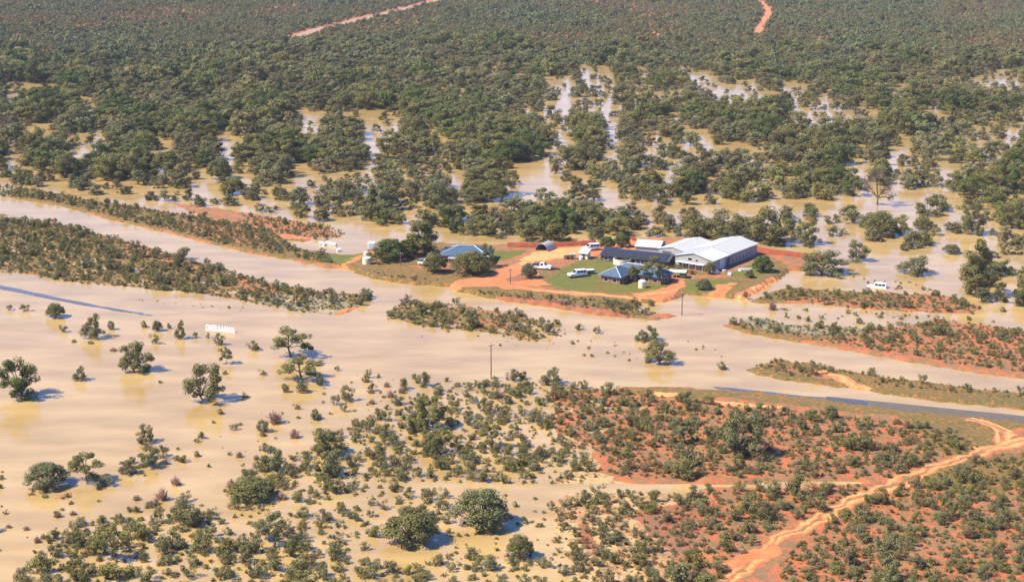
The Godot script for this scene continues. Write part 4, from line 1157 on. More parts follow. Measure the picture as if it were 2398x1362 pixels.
func gable(parent: Node, x0: float, x1: float, z0: float, z1: float, eave: float, ridge: float, along_z: bool, wall: Material, roof_l: Material, roof_r: Material, over := 0.3, y0 := -0.7) -> void:
	# walls and two roof slopes; the ridge runs along z or along x
	var st := new_st()
	var mx := (x0 + x1) * 0.5
	var mz := (z0 + z1) * 0.5
	var c := Vector3(mx, eave * 0.5, mz)
	var e := eave - 0.03
	var rr := ridge - 0.05
	if along_z:
		for z in [z0, z1]:
			face(st, [Vector3(x0, y0, z), Vector3(x1, y0, z), Vector3(x1, e, z), Vector3(mx, rr, z), Vector3(x0, e, z)], c)
		for x in [x0, x1]:
			face(st, [Vector3(x, y0, z0), Vector3(x, y0, z1), Vector3(x, e, z1), Vector3(x, e, z0)], c)
	else:
		for x in [x0, x1]:
			face(st, [Vector3(x, y0, z0), Vector3(x, y0, z1), Vector3(x, e, z1), Vector3(x, rr, mz), Vector3(x, e, z0)], c)
		for z in [z0, z1]:
			face(st, [Vector3(x0, y0, z), Vector3(x1, y0, z), Vector3(x1, e, z), Vector3(x0, e, z)], c)
	part("wall", st, wall, parent)
	var k := (ridge - eave) / ((x1 - x0) * 0.5 if along_z else (z1 - z0) * 0.5)
	var drop := over * k
	for s in 2:
		var rf := new_st()
		if along_z:
			var xe := x0 - over if s == 0 else x1 + over
			slab(rf, [Vector3(mx, ridge, z0 - over), Vector3(mx, ridge, z1 + over), Vector3(xe, eave - drop, z1 + over), Vector3(xe, eave - drop, z0 - over)], 0.07)
		else:
			var ze := z0 - over if s == 0 else z1 + over
			slab(rf, [Vector3(x0 - over, ridge, mz), Vector3(x1 + over, ridge, mz), Vector3(x1 + over, eave - drop, ze), Vector3(x0 - over, eave - drop, ze)], 0.07)
		var ro := part("roof_slope", rf, roof_l if s == 0 else roof_r, parent)
		var gt := new_st()
		if along_z:
			var xe2 := x0 - over - 0.05 if s == 0 else x1 + over + 0.05
			box(gt, Vector3(xe2, eave - drop - 0.08, mz), Vector3(0.1, 0.1, z1 - z0 + over * 2))
		else:
			var ze2 := z0 - over - 0.05 if s == 0 else z1 + over + 0.05
			box(gt, Vector3(mx, eave - drop - 0.08, ze2), Vector3(x1 - x0 + over * 2, 0.1, 0.1))
		part("gutter", gt, roof_l if s == 0 else roof_r, ro)
	var cap := new_st()
	if along_z:
		hexa(cap, [Vector3(mx - 0.22, ridge - 0.03, z0 - over - 0.01), Vector3(mx + 0.22, ridge - 0.03, z0 - over - 0.01), Vector3(mx + 0.22, ridge - 0.03, z1 + over + 0.01), Vector3(mx - 0.22, ridge - 0.03, z1 + over + 0.01)],
			[Vector3(mx - 0.03, ridge + 0.05, z0 - over - 0.01), Vector3(mx + 0.03, ridge + 0.05, z0 - over - 0.01), Vector3(mx + 0.03, ridge + 0.05, z1 + over + 0.01), Vector3(mx - 0.03, ridge + 0.05, z1 + over + 0.01)])
	else:
		hexa(cap, [Vector3(x0 - over - 0.01, ridge - 0.03, mz - 0.22), Vector3(x1 + over + 0.01, ridge - 0.03, mz - 0.22), Vector3(x1 + over + 0.01, ridge - 0.03, mz + 0.22), Vector3(x0 - over - 0.01, ridge - 0.03, mz + 0.22)],
			[Vector3(x0 - over - 0.01, ridge + 0.05, mz - 0.03), Vector3(x1 + over + 0.01, ridge + 0.05, mz - 0.03), Vector3(x1 + over + 0.01, ridge + 0.05, mz + 0.03), Vector3(x0 - over - 0.01, ridge + 0.05, mz + 0.03)])
	part("ridge_cap", cap, roof_r, parent)

func hip(parent: Node, x0: float, x1: float, z0: float, z1: float, eave: float, ridge: float, roof: Material, wall: Material, over := 0.55, y0 := -0.7) -> void:
	# walls and a hipped roof, the ridge along the longer side; each slope a part, light caps on the hips
	var st := new_st()
	var c := Vector3((x0 + x1) * 0.5, 0.5, (z0 + z1) * 0.5)
	var cor := [Vector3(x0, y0, z0), Vector3(x1, y0, z0), Vector3(x1, y0, z1), Vector3(x0, y0, z1)]
	var top: Array = []
	for p in cor:
		top.append(Vector3(p.x, eave - 0.04, p.z))
	hexa(st, cor, top)
	part("wall", st, wall, parent)
	var a := Vector3(x0 - over, eave, z0 - over)
	var b := Vector3(x1 + over, eave, z0 - over)
	var d := Vector3(x1 + over, eave, z1 + over)
	var e := Vector3(x0 - over, eave, z1 + over)
	var w := minf(x1 - x0, z1 - z0) * 0.5 + over
	var r0: Vector3
	var r1: Vector3
	var faces: Array
	if x1 - x0 > z1 - z0:
		r0 = Vector3(x0 - over + w, ridge, c.z)
		r1 = Vector3(x1 + over - w, ridge, c.z)
		faces = [[a, b, r1, r0], [e, d, r1, r0], [a, e, r0], [b, d, r1]]
	else:
		r0 = Vector3(c.x, ridge, z0 - over + w)
		r1 = Vector3(c.x, ridge, z1 + over - w)
		faces = [[a, b, r0], [e, d, r1], [a, e, r1, r0], [b, d, r1, r0]]
	for f in faces:
		var rf := new_st()
		slab(rf, f, 0.09)
		part("roof_slope", rf, roof, parent)
	var ends := [[a, r0], [b, r1], [d, r1], [e, r0], [r0, r1]] if x1 - x0 > z1 - z0 else [[a, r0], [b, r0], [d, r1], [e, r1], [r0, r1]]
	for q in ends:
		var cp := new_st()
		tube(cp, q[0] + Vector3(0, 0.03, 0), q[1] + Vector3(0, 0.03, 0), 0.11, 0.11, 6)
		part("hip_cap", cp, M.blue_cap, parent)

func make_homestead() -> void:
	# big white-roofed shed: local x to the right and nearer, -z to the back
	var yaw := deg_to_rad(-36.0)
	var at := Vector3(51.56, 0.6, -373.65)
	var t := thing("machinery_shed", "biggest metal shed with broad white gable roof and shaded right wall", "shed", at, yaw)
	gable(t, -11.0, 0.0, -9.0, 0.0, 3.2, 4.5, true, M.shed_wall, M.grey_roof, M.new_roof, 0.25)
	gable(t, -10.98, -0.02, -25.0, -9.55, 3.3, 4.62, true, M.shed_wall, M.white_roof, M.white_roof, 0.27)
	for k in 6:
		window(t, Vector3(0.0, 1.35, -11.0 - k * 2.0), 0.7, 1.2, Vector3.RIGHT)
	for k in 4:
		window(t, Vector3(-9.3 + k * 2.0, 1.15, 0.0), 0.75, 0.7, Vector3.BACK)
	window(t, Vector3(-6.6, 2.75, 0.0), 1.3, 0.8, Vector3.BACK)
	window(t, Vector3(-4.6, 2.6, 0.0), 0.9, 0.6, Vector3.BACK)
	var st := new_st()
	box(st, Vector3(-6.2, 1.85, 0.62), Vector3(8.2, 0.07, 1.2))
	part("awning", st, M.shed_trim, t)
	for k in 5:
		st = new_st()
		tube(st, Vector3(-10.1 + k * 1.95, -0.5, 1.15), Vector3(-10.1 + k * 1.95, 1.83, 1.15), 0.05, 0.05, 6)
		part("post", st, M.frame, t)
	st = new_st()
	box(st, Vector3(0.02, 1.25, -5.2), Vector3(0.12, 2.9, 2.6))
	part("door", st, M.shed_trim, t)
	st = new_st()
	box(st, Vector3(0.02, 1.05, -8.3), Vector3(0.12, 2.5, 1.1))
	part("door", st, M.dark_wall, t)
	t = thing("workshop", "lower middle shed with white gable roof joined to the biggest shed", "shed", at, yaw)
	gable(t, -19.4, -11.35, -21.0, -5.9, 2.9, 3.75, true, M.shed_wall, M.white_roof, M.white_roof, 0.2)
	st = new_st()
	box(st, Vector3(-16.9, 1.1, -5.88), Vector3(2.6, 2.5, 0.1))
	part("door", st, M.dark_wall, t)
	window(t, Vector3(-13.4, 1.5, -5.9), 1.2, 0.9, Vector3.BACK)
	# white lean-to step between the sheds
	t = thing("lean_to", "narrow white skillion porch at the join of the two white sheds", "shed", at, yaw)
	st = new_st()
	slab(st, [Vector3(-13.5, 2.5, -3.6), Vector3(-11.35, 2.6, -3.6), Vector3(-11.35, 2.5, -1.6), Vector3(-13.5, 2.4, -1.6)], 0.08)
	part("roof", st, M.white_roof, t)
	for q in [Vector3(-13.35, 0, -3.5), Vector3(-13.35, 0, -1.75), Vector3(-11.5, 0, -1.75)]:
		st = new_st()
		tube(st, q + Vector3(0, -0.6, 0), q + Vector3(0, 2.36, 0), 0.06, 0.06, 6)
		part("post", st, M.steel, t)
	# small shed at the back
	t = thing("back_shed", "small white roofed shed with black open gable behind the solar roof", "shed", Vector3(33.48, 0.6, -395.77), deg_to_rad(-18.0))
	gable(t, 0.0, 6.8, -6.8, 0.0, 2.2, 3.3, false, M.grey_roof, M.white_roof, M.white_roof, 0.2)
	st = new_st()
	box(st, Vector3(6.82, 0.95, -3.4), Vector3(0.1, 2.3, 5.6))
	part("opening", st, M.black_board, t)
	# long building under solar panels
	t = thing("long_quarters", "long low building whose front roof is covered by black solar panels", "building", Vector3(23.19, 0.6, -386.79), deg_to_rad(-26.0))
	gable(t, 0.3, 19.3, -7.4, -0.4, 1.95, 3.05, false, M.dark_wall, M.white_roof, M.dark_roof, 0.35)
	for k in 7:
		window(t, Vector3(1.8 + k * 2.6, 0.9, -0.4), 1.2, 0.9, Vector3.BACK)
	for k in 2:
		st = new_st()
		box(st, Vector3(3.2 + k * 9.0, 0.75, -0.38), Vector3(0.85, 1.9, 0.07))
		part("door", st, M.green_wall, t)
	var slope := Vector3(0, 1.1, -3.5).normalized()
	var nrm := Vector3(0, 3.5, 1.1).normalized()
	for k in 18:
		for r in 2:
			var c := Vector3(0.85 + k * 1.02, 2.0, -0.35) + slope * (0.75 + r * 1.72) + nrm * 0.1
			st = new_st()
			oriented(st, c, Vector3.RIGHT * 0.99, slope * 1.67, nrm * 0.04)
			var pf := part("solar_panel", st, M.panel_frame, t)
			st = new_st()
			oriented(st, c + nrm * 0.024, Vector3.RIGHT * 0.93, slope * 1.61, nrm * 0.01)
			part("cells", st, M.panel, pf)
	# the two blue-roofed dwellings
	t = thing("hip_roofed_house", "brick house with blue hipped roof and pale hip caps on the lawn", "house", Vector3(21.6, 0.65, -363.6), deg_to_rad(-33.0))
	hip(t, 0.6, 14.6, -11.6, -5.9, 2.0, 3.75, M.blue_roof, M.brick)
	hip(t, 0.61, 6.0, -8.0, -0.5, 1.98, 3.72, M.blue_roof, M.brick)
	window(t, Vector3(2.0, 0.95, -0.5), 1.2, 0.95, Vector3.BACK)
	window(t, Vector3(4.4, 0.95, -0.5), 1.2, 0.95, Vector3.BACK)
	window(t, Vector3(6.0, 0.95, -3.0), 1.2, 0.95, Vector3.RIGHT)
	for k in 3:
		window(t, Vector3(8.2 + k * 2.4, 0.95, -5.9), 1.2, 0.95, Vector3.BACK)
	window(t, Vector3(14.6, 0.95, -8.6), 1.3, 0.95, Vector3.RIGHT)
	st = new_st()
	box(st, Vector3(7.0, 0.75, -5.88), Vector3(0.85, 1.95, 0.07))
	part("door", st, M.white, t)
	t = thing("cottage", "left cottage with blue grey hipped roof half hidden by dark trees", "house", Vector3(-18.84, 0, -384.08), deg_to_rad(-8.0))
	t.position.y = 0.6
	hip(t, 0.0, 12.5, -8.5, 0.0, 2.3, 4.2, M.blue_roof, M.brick)
	for k in 4:
		window(t, Vector3(1.6 + k * 3.0, 1.1, 0.0), 1.3, 1.0, Vector3.BACK)
	st = new_st()
	box(st, Vector3(6.0, 2.0, 1.3), Vector3(7.5, 0.08, 2.4))
	part("verandah_roof", st, M.grey_roof, t)
	for k in 4:
		st = new_st()
		tube(st, Vector3(2.6 + k * 2.3, -0.5, 2.35), Vector3(2.6 + k * 2.3, 1.97, 2.35), 0.05, 0.05, 6)
		part("post", st, M.frame, t)
	# carport with a green end
	t = thing("carport", "flat cream roofed carport with dark green end room", "carport", Vector3(39.75, 0, -367.81), deg_to_rad(-14.0))
	t.position.y = 0.6
	st = new_st()
	box(st, Vector3(2.1, 1.75, -1.2), Vector3(4.4, 0.1, 3.0))
	part("roof", st, M.cream, t)
	st = new_st()
	box(st, Vector3(3.5, 0.55, -1.2), Vector3(1.4, 2.3, 2.7))
	part("end_room", st, M.green_wall, t)
	for q in [Vector3(0.1, 0, 0.1), Vector3(0.1, 0, -2.5), Vector3(2.0, 0, 0.1)]:
		st = new_st()
		tube(st, q + Vector3(0, -0.6, 0), q + Vector3(0, 1.7, 0), 0.05, 0.05, 6)
		part("post", st, M.frame, t)
	# tool hut
	t = thing("tool_hut", "little beige hut with pale blue skillion roof at the yellow yard", "hut", Vector3(17.93, 0, -388.98), deg_to_rad(-24.0))
	t.position.y = 0.6
	st = new_st()
	hexa(st, [Vector3(0, -0.7, -2.2), Vector3(2.4, -0.7, -2.2), Vector3(2.4, -0.7, 0), Vector3(0, -0.7, 0)], [Vector3(0, 2.5, -2.2), Vector3(2.4, 2.5, -2.2), Vector3(2.4, 1.75, 0), Vector3(0, 1.75, 0)])
	part("wall", st, M.cream, t)
	st = new_st()
	slab(st, [Vector3(-0.2, 2.68, -2.45), Vector3(2.6, 2.68, -2.45), Vector3(2.6, 1.75, 0.35), Vector3(-0.2, 1.75, 0.35)], 0.06)
	part("roof", st, M.white_roof, t)
	st = new_st()
	box(st, Vector3(1.2, 0.6, 0.02), Vector3(0.8, 1.8, 0.06))
	part("door", st, M.dark_wall, t)
	# rounded shelter
	t = thing("arched_shelter", "arched grey iron shelter open on its right beside the earth bank", "shelter", Vector3(6.32, 0, -399.15), deg_to_rad(-30.0))
	t.position.y = 0.6
	for sgn in 1:
		st = new_st()
		for k in 12:
			var a0 := PI * k / 12.0
			var a1 := PI * (k + 1) / 12.0
			var p0 := Vector3(2.0 - cos(a0) * 2.0, sin(a0) * 2.2, 0)
			var p1 := Vector3(2.0 - cos(a1) * 2.0, sin(a1) * 2.2, 0)
			var q0 := Vector3(2.0 - cos(a0) * 1.92, sin(a0) * 2.12, 0)
			var q1 := Vector3(2.0 - cos(a1) * 1.92, sin(a1) * 2.12, 0)
			var bk := Vector3(0, 0, -4.5)
			hexa(st, [q0, q1, p1, p0], [q0 + bk, q1 + bk, p1 + bk, p0 + bk])
		part("arch_roof", st, M.shed_wall, t)
	st = new_st()
	box(st, Vector3(2.0, 0.8, -4.42), Vector3(3.6, 1.7, 0.06))
	part("back_wall", st, M.rust, t)
	# three garden sheds with white roofs behind the hip-roofed house
	var lots := [[Vector3(31.97, 0, -384.57), 1.6, "small white roofed garden shed by the left end of the open tank"], [Vector3(34.22, 0, -383.12), 2.3, "middle white roofed garden shed before the solar building"], [Vector3(30.82, 0, -375.55), 2.0, "white roofed garden shed nearest the blue hipped house"]]
	for q in lots:
		t = thing("garden_shed", q[2], "shed", q[0], deg_to_rad(-26.0), "small white roofed garden sheds")
		t.position.y = 0.6
		gable(t, 0, q[1], -1.6, 0, 1.35, 1.6, false, M.cream, M.white_roof, M.white_roof, 0.1)
		st = new_st()
		box(st, Vector3(q[1] * 0.5, 0.4, 0.01), Vector3(0.7, 1.6, 0.05))
		part("door", st, M.dark_wall, t)

func tank(called: String, label: String, at: Vector3, r: float, h: float, m: Material, open := false) -> void:
	var t := thing(called, label, "tank", at)
	t.position.y = maxf(ground_h(at.x, at.z), 0.0) - 0.05
	var st := SurfaceTool.new()
	st.begin(Mesh.PRIMITIVE_TRIANGLES)
	var prof: Array = [[r, -0.3]]
	var n := 6
	for k in n:
		var y := h * k / n
		prof.append([r, y + 0.03])
		prof.append([r * 1.012, y + h / n * 0.5])
	prof.append([r, h])
	if open:
		prof.append([r * 0.96, h])
		prof.append([r * 0.96, h * 0.45])
		lathe(st, prof, 32)
		part("shell", st, m, t)
		var w := new_st()
		var ring: Array = []
		for i in 32:
			ring.append(Vector3(cos(TAU * i / 32) * r * 0.96, h * 0.46, sin(TAU * i / 32) * r * 0.96))
		face(w, ring, Vector3(0, -5, 0))
		part("floor", w, M.tank_in, t)
	else:
		prof.append([r * 0.9, h * 1.06])
		prof.append([r * 0.25, h * 1.16])
		prof.append([0.001, h * 1.16])
		lathe(st, prof, 28)
		part("shell", st, m, t)
		var l := SurfaceTool.new()
		l.begin(Mesh.PRIMITIVE_TRIANGLES)
		lathe(l, [[0.26, h * 1.13], [0.26, h * 1.22], [0.001, h * 1.22]], 14)
		part("lid", l, M.frame, t)
		var p := new_st()
		tube(p, Vector3(0, 0.15, r), Vector3(0, 0.15, r + 0.35), 0.05, 0.05, 8)
		part("outlet", p, M.steel, t)

func make_yard_things() -> void:
	tank("open_tank", "wide open topped cream tank with red brown inside behind the hipped house", Vector3(29.04, 0, -383.12), 2.3, 1.5, M.cream, true)
	tank("water_tank", "cream water tank standing before the hipped house", Vector3(32.19, 0, -357.80), 0.95, 1.7, M.cream)
	tank("water_tank", "cream water tank at the far left end of the yard", Vector3(-38.27, 0, -383.12), 1.15, 1.7, M.cream)
	tank("water_tank", "small white tank at the near corner of the biggest shed", Vector3(52.49, 0, -372.32), 0.5, 0.9, M.white)
	tank("water_tank", "small white tank beside the little beige hut", Vector3(18.45, 0, -387.99), 0.55, 0.8, M.white)
	tank("water_tank", "low pale tank between the raised tank and the cream tank", Vector3(-39.43, 0, -392.99), 0.6, 0.9, M.white)
	# raised tank on a steel stand
	var t := thing("tank_stand", "white box tank raised on steel legs behind the shade tree", "tank", Vector3(-37.82, 0, -392.99))
	t.position.y = ground_h(t.position.x, t.position.z)
	for q in [Vector2(-0.8, -0.8), Vector2(0.8, -0.8), Vector2(0.8, 0.8), Vector2(-0.8, 0.8)]:
		var l := new_st()
		tube(l, Vector3(q.x * 1.15, -0.4, q.y * 1.15), Vector3(q.x, 1.75, q.y), 0.05, 0.05, 6)
		part("leg", l, M.steel, t)
	var st := new_st()
	box(st, Vector3(0, 1.8, 0), Vector3(2.1, 0.1, 2.1))
	part("platform", st, M.steel, t)
	st = new_st()
	bevel_box(st, Vector3(0, 2.75, 0), Vector3(1.9, 1.75, 1.9), 0.1)
	part("tank_box", st, M.white, t)
	# pallets and crates at the hut
	var spots := [[Vector3(14.48, 0, -388.49), 0.9, "rust red crate at the left end of the crate row by the hut"], [Vector3(15.40, 0, -388.49), 1.2, "taller middle crate of the row by the hut"], [Vector3(16.54, 0, -388.49), 1.3, "pale crate of the row next to the hut"]]
	for k in 3:
		t = thing("crate", spots[k][2], "crate", spots[k][0], deg_to_rad(-24.0), "crates by the hut")
		t.position.y = ground_h(t.position.x, t.position.z)
		var s: float = spots[k][1]
		for b in 5:
			st = new_st()
			box(st, Vector3(0, 0.1 + s * (b + 0.5) / 5.0, 0.46), Vector3(0.95, s / 5.0 - 0.03, 0.04))
			part("board", st, M.rust if k < 2 else M.wood, t)
		st = new_st()
		box(st, Vector3(0, 0.1 + s * 0.5, 0), Vector3(0.9, s, 0.86))
		part("core", st, M.rust if k < 1 else M.cream, t)
	# pale boxes and drums along the shaded wall
	var row := [[1709, 650, "white flat box lying on grass before the shed"], [1733, 641, "pale box at the left end of the row by the shade"], [1740, 640, "pale box second in the row by the shade"], [1748, 640, "pale box third in the row by the shade"], [1756, 640, "pale box at the right end of the row by the shade"], [1696, 643, "long pale box close to the shed wall"]]
	var places := [Vector3(55.69, 0, -370.96), Vector3(58.92, 0, -375.08), Vector3(59.76, 0, -375.55), Vector3(60.65, 0, -375.55), Vector3(61.53, 0, -375.55), Vector3(54.71, 0, -374.16)]
	for k in row.size():
		t = thing("storage_box", row[k][2], "box", places[k], deg_to_rad(-30.0 + k * 9), "pale boxes by the shed")
		t.position.y = ground_h(t.position.x, t.position.z)
		st = new_st()
		bevel_box(st, Vector3(0, 0.22, 0), Vector3(0.9, 0.44, 0.6), 0.04)
		part("body", st, M.white, t)
		st = new_st()
		bevel_box(st, Vector3(0, 0.49, 0), Vector3(0.94, 0.08, 0.64), 0.03)
		part("lid", st, M.frame, t)
	# white drums adrift left of the homestead
	var drums := [Vector3(-53.62, 0, -409.83), Vector3(-52.52, 0, -408.73), Vector3(-51.88, 0, -410.37), Vector3(-50.79, 0, -409.28), Vector3(-49.71, 0, -408.19), Vector3(-47.73, 0, -401.24)]
	for k in 6:
		t = thing("drum", ["first white drum of the floating row left of the homestead", "second white drum of the floating row", "third white drum of the floating row", "fourth white drum of the floating row", "last white drum of the floating row", "lone white drum drifting below the floating row"][k], "drum", drums[k], 0.7 * k, "white drums adrift")
		st = SurfaceTool.new()
		st.begin(Mesh.PRIMITIVE_TRIANGLES)
		lathe(st, [[0.001, -0.55], [0.45, -0.55], [0.5, -0.48], [0.5, -0.2], [0.53, -0.17], [0.5, -0.14], [0.5, 0.2], [0.53, 0.23], [0.5, 0.26], [0.5, 0.5], [0.45, 0.56], [0.001, 0.56]], 18)
		var b := part("body", st, M.white, t)
		b.rotation.z = PI / 2
		b.position.y = 0.32
		st = new_st()
		tube(st, Vector3(0.56, 0.45, 0.15), Vector3(0.62, 0.45, 0.15), 0.06, 0.06, 8)
		part("bung", st, M.plastic_blue, t)

# ---------------------------------------------------------------- vehicles
func wheel(parent: Node, c: Vector3, r: float) -> void:
	var st := SurfaceTool.new()
	st.begin(Mesh.PRIMITIVE_TRIANGLES)
	lathe(st, [[r * 0.55, -0.11], [r * 0.9, -0.12], [r, -0.08], [r, 0.08], [r * 0.9, 0.12], [r * 0.55, 0.11]], 18)
	var o := part("wheel", st, M.rubber, parent)
	o.position = c
	o.rotation.x = PI / 2
	st = SurfaceTool.new()
	st.begin(Mesh.PRIMITIVE_TRIANGLES)
	lathe(st, [[0.001, -0.09], [r * 0.3, -0.09], [r * 0.58, -0.1], [r * 0.58, 0.1], [r * 0.3, 0.09], [0.001, 0.09]], 14)
	part("rim", st, M.rim, o)

func prof_solid(st: SurfaceTool, prof: Array, half_lo: float, half_hi: float, y_lo: float, y_hi: float) -> void:
	# side outline (x, y) drawn out across z, narrowing with height
	var l: Array = []
	var r: Array = []
	var c := Vector3.ZERO
	for p in prof:
		var w := lerpf(half_lo, half_hi, clampf((p[1] - y_lo) / (y_hi - y_lo), 0, 1))
		l.append(Vector3(p[0], p[1], -w))
		r.append(Vector3(p[0], p[1], w))
		c += Vector3(p[0], p[1], 0)
	c /= prof.size()
	hexa(st, l, r)

func wagon(label: String, at: Vector3, turn: float, tray: bool, paint: Material, cargo: Material, sunk := 0.0) -> Node3D:
	# forward is -x; ute with tray or enclosed wagon
	var t := thing("utility_truck" if tray else "four_wheel_drive", label, "truck" if tray else "car", at, turn)
	t.position.y = maxf(ground_h(at.x, at.z), -0.3) - sunk
	var st := new_st()
	prof_solid(st, [[-2.45, 0.45], [2.4, 0.45], [2.4, 1.02], [-1.1, 1.08], [-2.3, 1.0], [-2.45, 0.8]], 0.9, 0.88, 0.4, 1.1)
	part("body", st, paint, t)
	st = new_st()
	var back := 0.55 if tray else 2.32
	prof_solid(st, [[-1.15, 1.06], [back, 1.04], [back - 0.05, 1.82], [-0.45, 1.86]], 0.86, 0.7, 1.04, 1.86)
	var cabin := part("cabin", st, paint, t)
	st = new_st()
	oriented(st, Vector3(-0.83, 1.45, 0), Vector3(0.58, 0.66, 0), Vector3(0, 0, 1.35), Vector3(-0.03, 0.03, 0))
	part("windscreen", st, M.glass, cabin)
	for s in [-1.0, 1.0]:
		var k := 1 if tray else 3
		for i in k:
			st = new_st()
			oriented(st, Vector3(-0.05 + i * 0.88, 1.45, s * 0.79), Vector3(0.76, 0, 0), Vector3(0, 0.5, -s * 0.1), Vector3(0, 0, 0.05))
			part("side_window", st, M.glass, cabin)
		for x in [-1.55, 1.5]:
			wheel(t, Vector3(x, 0.38, s * 0.8), 0.38)
		st = new_st()
		box(st, Vector3(-2.44, 0.86, s * 0.62), Vector3(0.06, 0.18, 0.34))
		part("headlight", st, M.lamp_glass, t)
		st = new_st()
		box(st, Vector3(2.41, 0.86, s * 0.76), Vector3(0.05, 0.22, 0.14))
		part("tail_light", st, M.tail_red, t)
	st = new_st()
	bevel_box(st, Vector3(-2.55, 0.55, 0), Vector3(0.18, 0.22, 1.7), 0.04)
	part("bumper", st, M.steel, t)
	if tray:
		st = new_st()
		box(st, Vector3(1.55, 1.08, 0), Vector3(1.9, 0.08, 1.8))
		for s in [-1.0, 1.0]:
			box(st, Vector3(1.55, 1.28, s * 0.88), Vector3(1.9, 0.32, 0.04))
		box(st, Vector3(2.48, 1.28, 0), Vector3(0.04, 0.32, 1.72))
		part("tray", st, cargo, t)
		st = new_st()
		bevel_box(st, Vector3(1.5, 1.45, 0), Vector3(1.5, 0.6, 1.4), 0.08)
		part("load", st, cargo, t)
	return t

func make_vehicles() -> void:
	wagon("white four wheel drive parked on the lawn with a trailer behind", Vector3(16.61, 0, -368.70), deg_to_rad(24.0), false, M.car_white, M.car_white)
	wagon("utility truck with white cab and dark loaded tray on the red drive", Vector3(7.87, 0, -376.95), deg_to_rad(164.0), true, M.car_white, M.car_dark)
	wagon("white utility truck half hidden by trees before the left cottage", Vector3(-22.29, 0, -381.20), deg_to_rad(150.0), true, M.car_white, M.car_dark)
	wagon("white roofed car parked beside the solar building and green trees", Vector3(21.64, 0, -399.15), deg_to_rad(20.0), false, M.car_white, M.car_dark)
	wagon("white vehicle swamped in floodwater among shrubs at the right", Vector3(91.06, 0, -361.23), deg_to_rad(-20.0), false, M.car_white, M.car_white, 0.35)
	# box trailer behind the lawn four wheel drive
	var t := thing("box_trailer", "low trailer with pale cover behind the white four wheel drive", "trailer", Vector3(19.92, 0, -371.87), deg_to_rad(24.0))
	t.position.y = ground_h(t.position.x, t.position.z)
	var st := new_st()
	bevel_box(st, Vector3(0, 0.75, 0), Vector3(2.3, 0.5, 1.5), 0.05)
	part("box", st, M.car_dark, t)
	st = new_st()
	bevel_box(st, Vector3(0, 1.06, 0), Vector3(2.34, 0.12, 1.54), 0.04)
	part("cover", st, M.cream, t)
	st = new_st()
	tube(st, Vector3(-1.15, 0.5, 0.5), Vector3(-2.2, 0.45, 0), 0.04, 0.04, 6)
	tube(st, Vector3(-1.15, 0.5, -0.5), Vector3(-2.2, 0.45, 0), 0.04, 0.04, 6)
	part("drawbar", st, M.steel, t)
	for s in [-1.0, 1.0]:
		wheel(t, Vector3(0.1, 0.33, s * 0.82), 0.33)
	# flat trailer behind the tray truck
	t = thing("flat_trailer", "low flat tray trailer to the right of the dark tray truck", "trailer", Vector3(10.86, 0, -376.95), deg_to_rad(164.0))
	t.position.y = ground_h(t.position.x, t.position.z)
	st = new_st()
	box(st, Vector3(0, 0.52, 0), Vector3(2.6, 0.1, 1.6))
	part("deck", st, M.wood, t)
	st = new_st()
	tube(st, Vector3(1.3, 0.48, 0), Vector3(2.1, 0.45, 0), 0.05, 0.05, 6)
	part("drawbar", st, M.steel, t)
	for s in [-1.0, 1.0]:
		wheel(t, Vector3(0.1, 0.3, s * 0.9), 0.3)

# ---------------------------------------------------------------- signs and poles
func power_pole(label: String, at: Vector3, h: float, turn: float) -> void:
	var t := thing("power_pole", label, "pole", at, turn, "power poles")
	t.position.y = minf(ground_h(at.x, at.z), 0.0)
	var st := new_st()
	tube(st, Vector3(0, -0.6, 0), Vector3(0, h, 0), 0.13, 0.085, 10)
	part("post", st, M.wood, t)
	st = new_st()
	box(st, Vector3(0, h - 0.45, 0.14), Vector3(1.3, 0.1, 0.09))
	var arm := part("crossarm", st, M.wood, t)
	for x in [-0.55, 0.0, 0.55]:
		var s2 := SurfaceTool.new()
		s2.begin(Mesh.PRIMITIVE_TRIANGLES)
		lathe(s2, [[0.03, 0.0], [0.06, 0.06], [0.04, 0.1], [0.06, 0.14], [0.001, 0.2]], 10)
		var o := part("insulator", s2, M.white, arm)
		o.position = Vector3(x, h - 0.385, 0.14)

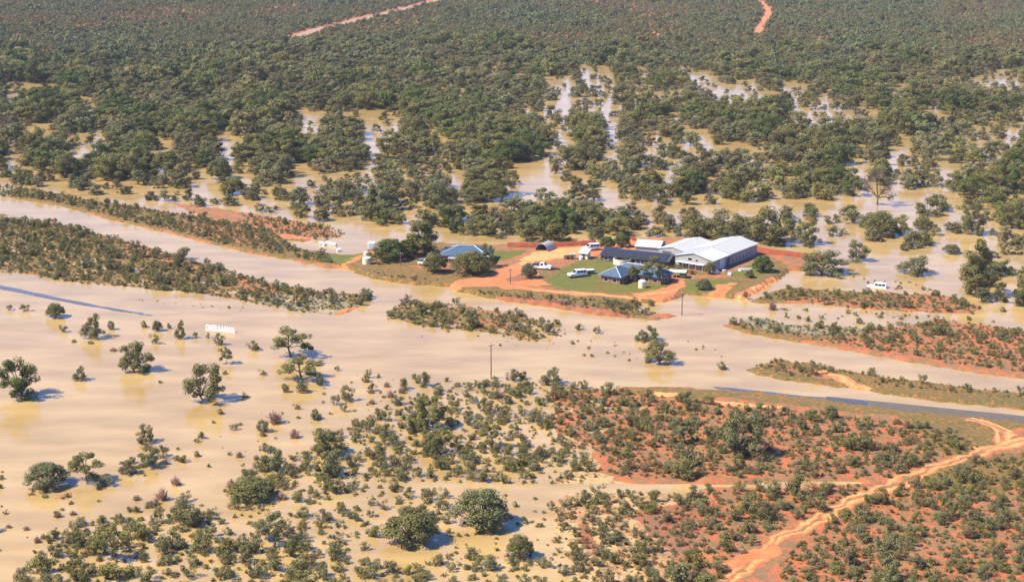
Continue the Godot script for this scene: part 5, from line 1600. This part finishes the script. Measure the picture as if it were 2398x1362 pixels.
func make_signs_and_poles() -> void:
	power_pole("tall power pole standing in the wide channel at the middle", Vector3(-4.21, 0, -287.03), 7.8, 0.5)
	power_pole("power pole in the water at the yard lagoon mouth", Vector3(39.47, 0, -334.71), 6.2, 0.9)
	power_pole("power pole on the grass bank by the red drive", Vector3(-0.43, 0, -361.23), 4.9, 0.4)
	power_pole("power pole on the grass beside the left shade trees", Vector3(-29.24, 0, -381.20), 4.4, 0.3)
	# big white letters standing in the flood
	var a := Vector3(-68.70, 0, -322.60)
	var b := Vector3(-61.81, 0, -320.00)
	var d := b - a
	var t := thing("letter_sign", "row of big white standing letters in the flood on the left", "sign", a, atan2(-d.z, d.x))
	var word := "ONERAAMAN"
	var f := SystemFont.new()
	f.font_names = PackedStringArray(["Droid Sans"])
	f.font_weight = 700
	var x := 0.0
	var each := []
	var total := 0.0
	for ch in word:
		var tm := TextMesh.new()
		tm.text = ch
		tm.font = f
		tm.font_size = 64
		tm.pixel_size = 0.025
		tm.depth = 0.18
		tm.horizontal_alignment = HORIZONTAL_ALIGNMENT_LEFT
		tm.vertical_alignment = VERTICAL_ALIGNMENT_BOTTOM
		tm.material = M.sign_white
		each.append(tm)
		total += tm.get_aabb().size.x
	var fit := (d.length() - 0.1 * (word.length() - 1)) / total
	for tm in each:
		var o := MeshInstance3D.new()
		o.name = "letter"
		o.mesh = tm
		var bb: AABB = tm.get_aabb()
		o.scale = Vector3(fit, 1, 1)
		o.position = Vector3(x - bb.position.x * fit, -bb.position.y + 0.05, 0)
		x += bb.size.x * fit + 0.1
		t.add_child(o, true)
	var st := new_st()
	box(st, Vector3(d.length() * 0.5, -0.02, -0.05), Vector3(d.length() + 0.3, 0.16, 0.3))
	part("plinth", st, M.sign_white, t)
	# black board behind the umbrella trees
	t = thing("sign_board", "black rectangular road sign board beside the tall round gum", "sign", Vector3(-42.29, 0, -300.83), 0.12)
	st = new_st()
	box(st, Vector3(0, 2.15, 0), Vector3(1.25, 0.8, 0.05))
	part("board", st, M.black_board, t)
	for s in [-0.4, 0.4]:
		st = new_st()
		tube(st, Vector3(s, -0.5, -0.06), Vector3(s, 2.5, -0.06), 0.035, 0.035, 6)
		part("post", st, M.steel, t)
	# slim marker posts along the drowned road
	var posts := [[Vector3(43.07, 0, -303.31), 1.2, "thin road marker post in the channel right of the pole"], [Vector3(-19.65, 0, -312.92), 1.3, "thin marker post in water left of the tall power pole"]]
	for q in posts:
		t = thing("marker_post", q[2], "post", q[0])
		st = new_st()
		tube(st, Vector3(0, -0.5, 0), Vector3(0, q[1], 0), 0.05, 0.05, 6)
		part("post", st, M.frame, t)
		st = new_st()
		box(st, Vector3(0, q[1] - 0.1, 0.055), Vector3(0.3, 0.3, 0.02))
		part("plate", st, M.steel, t)
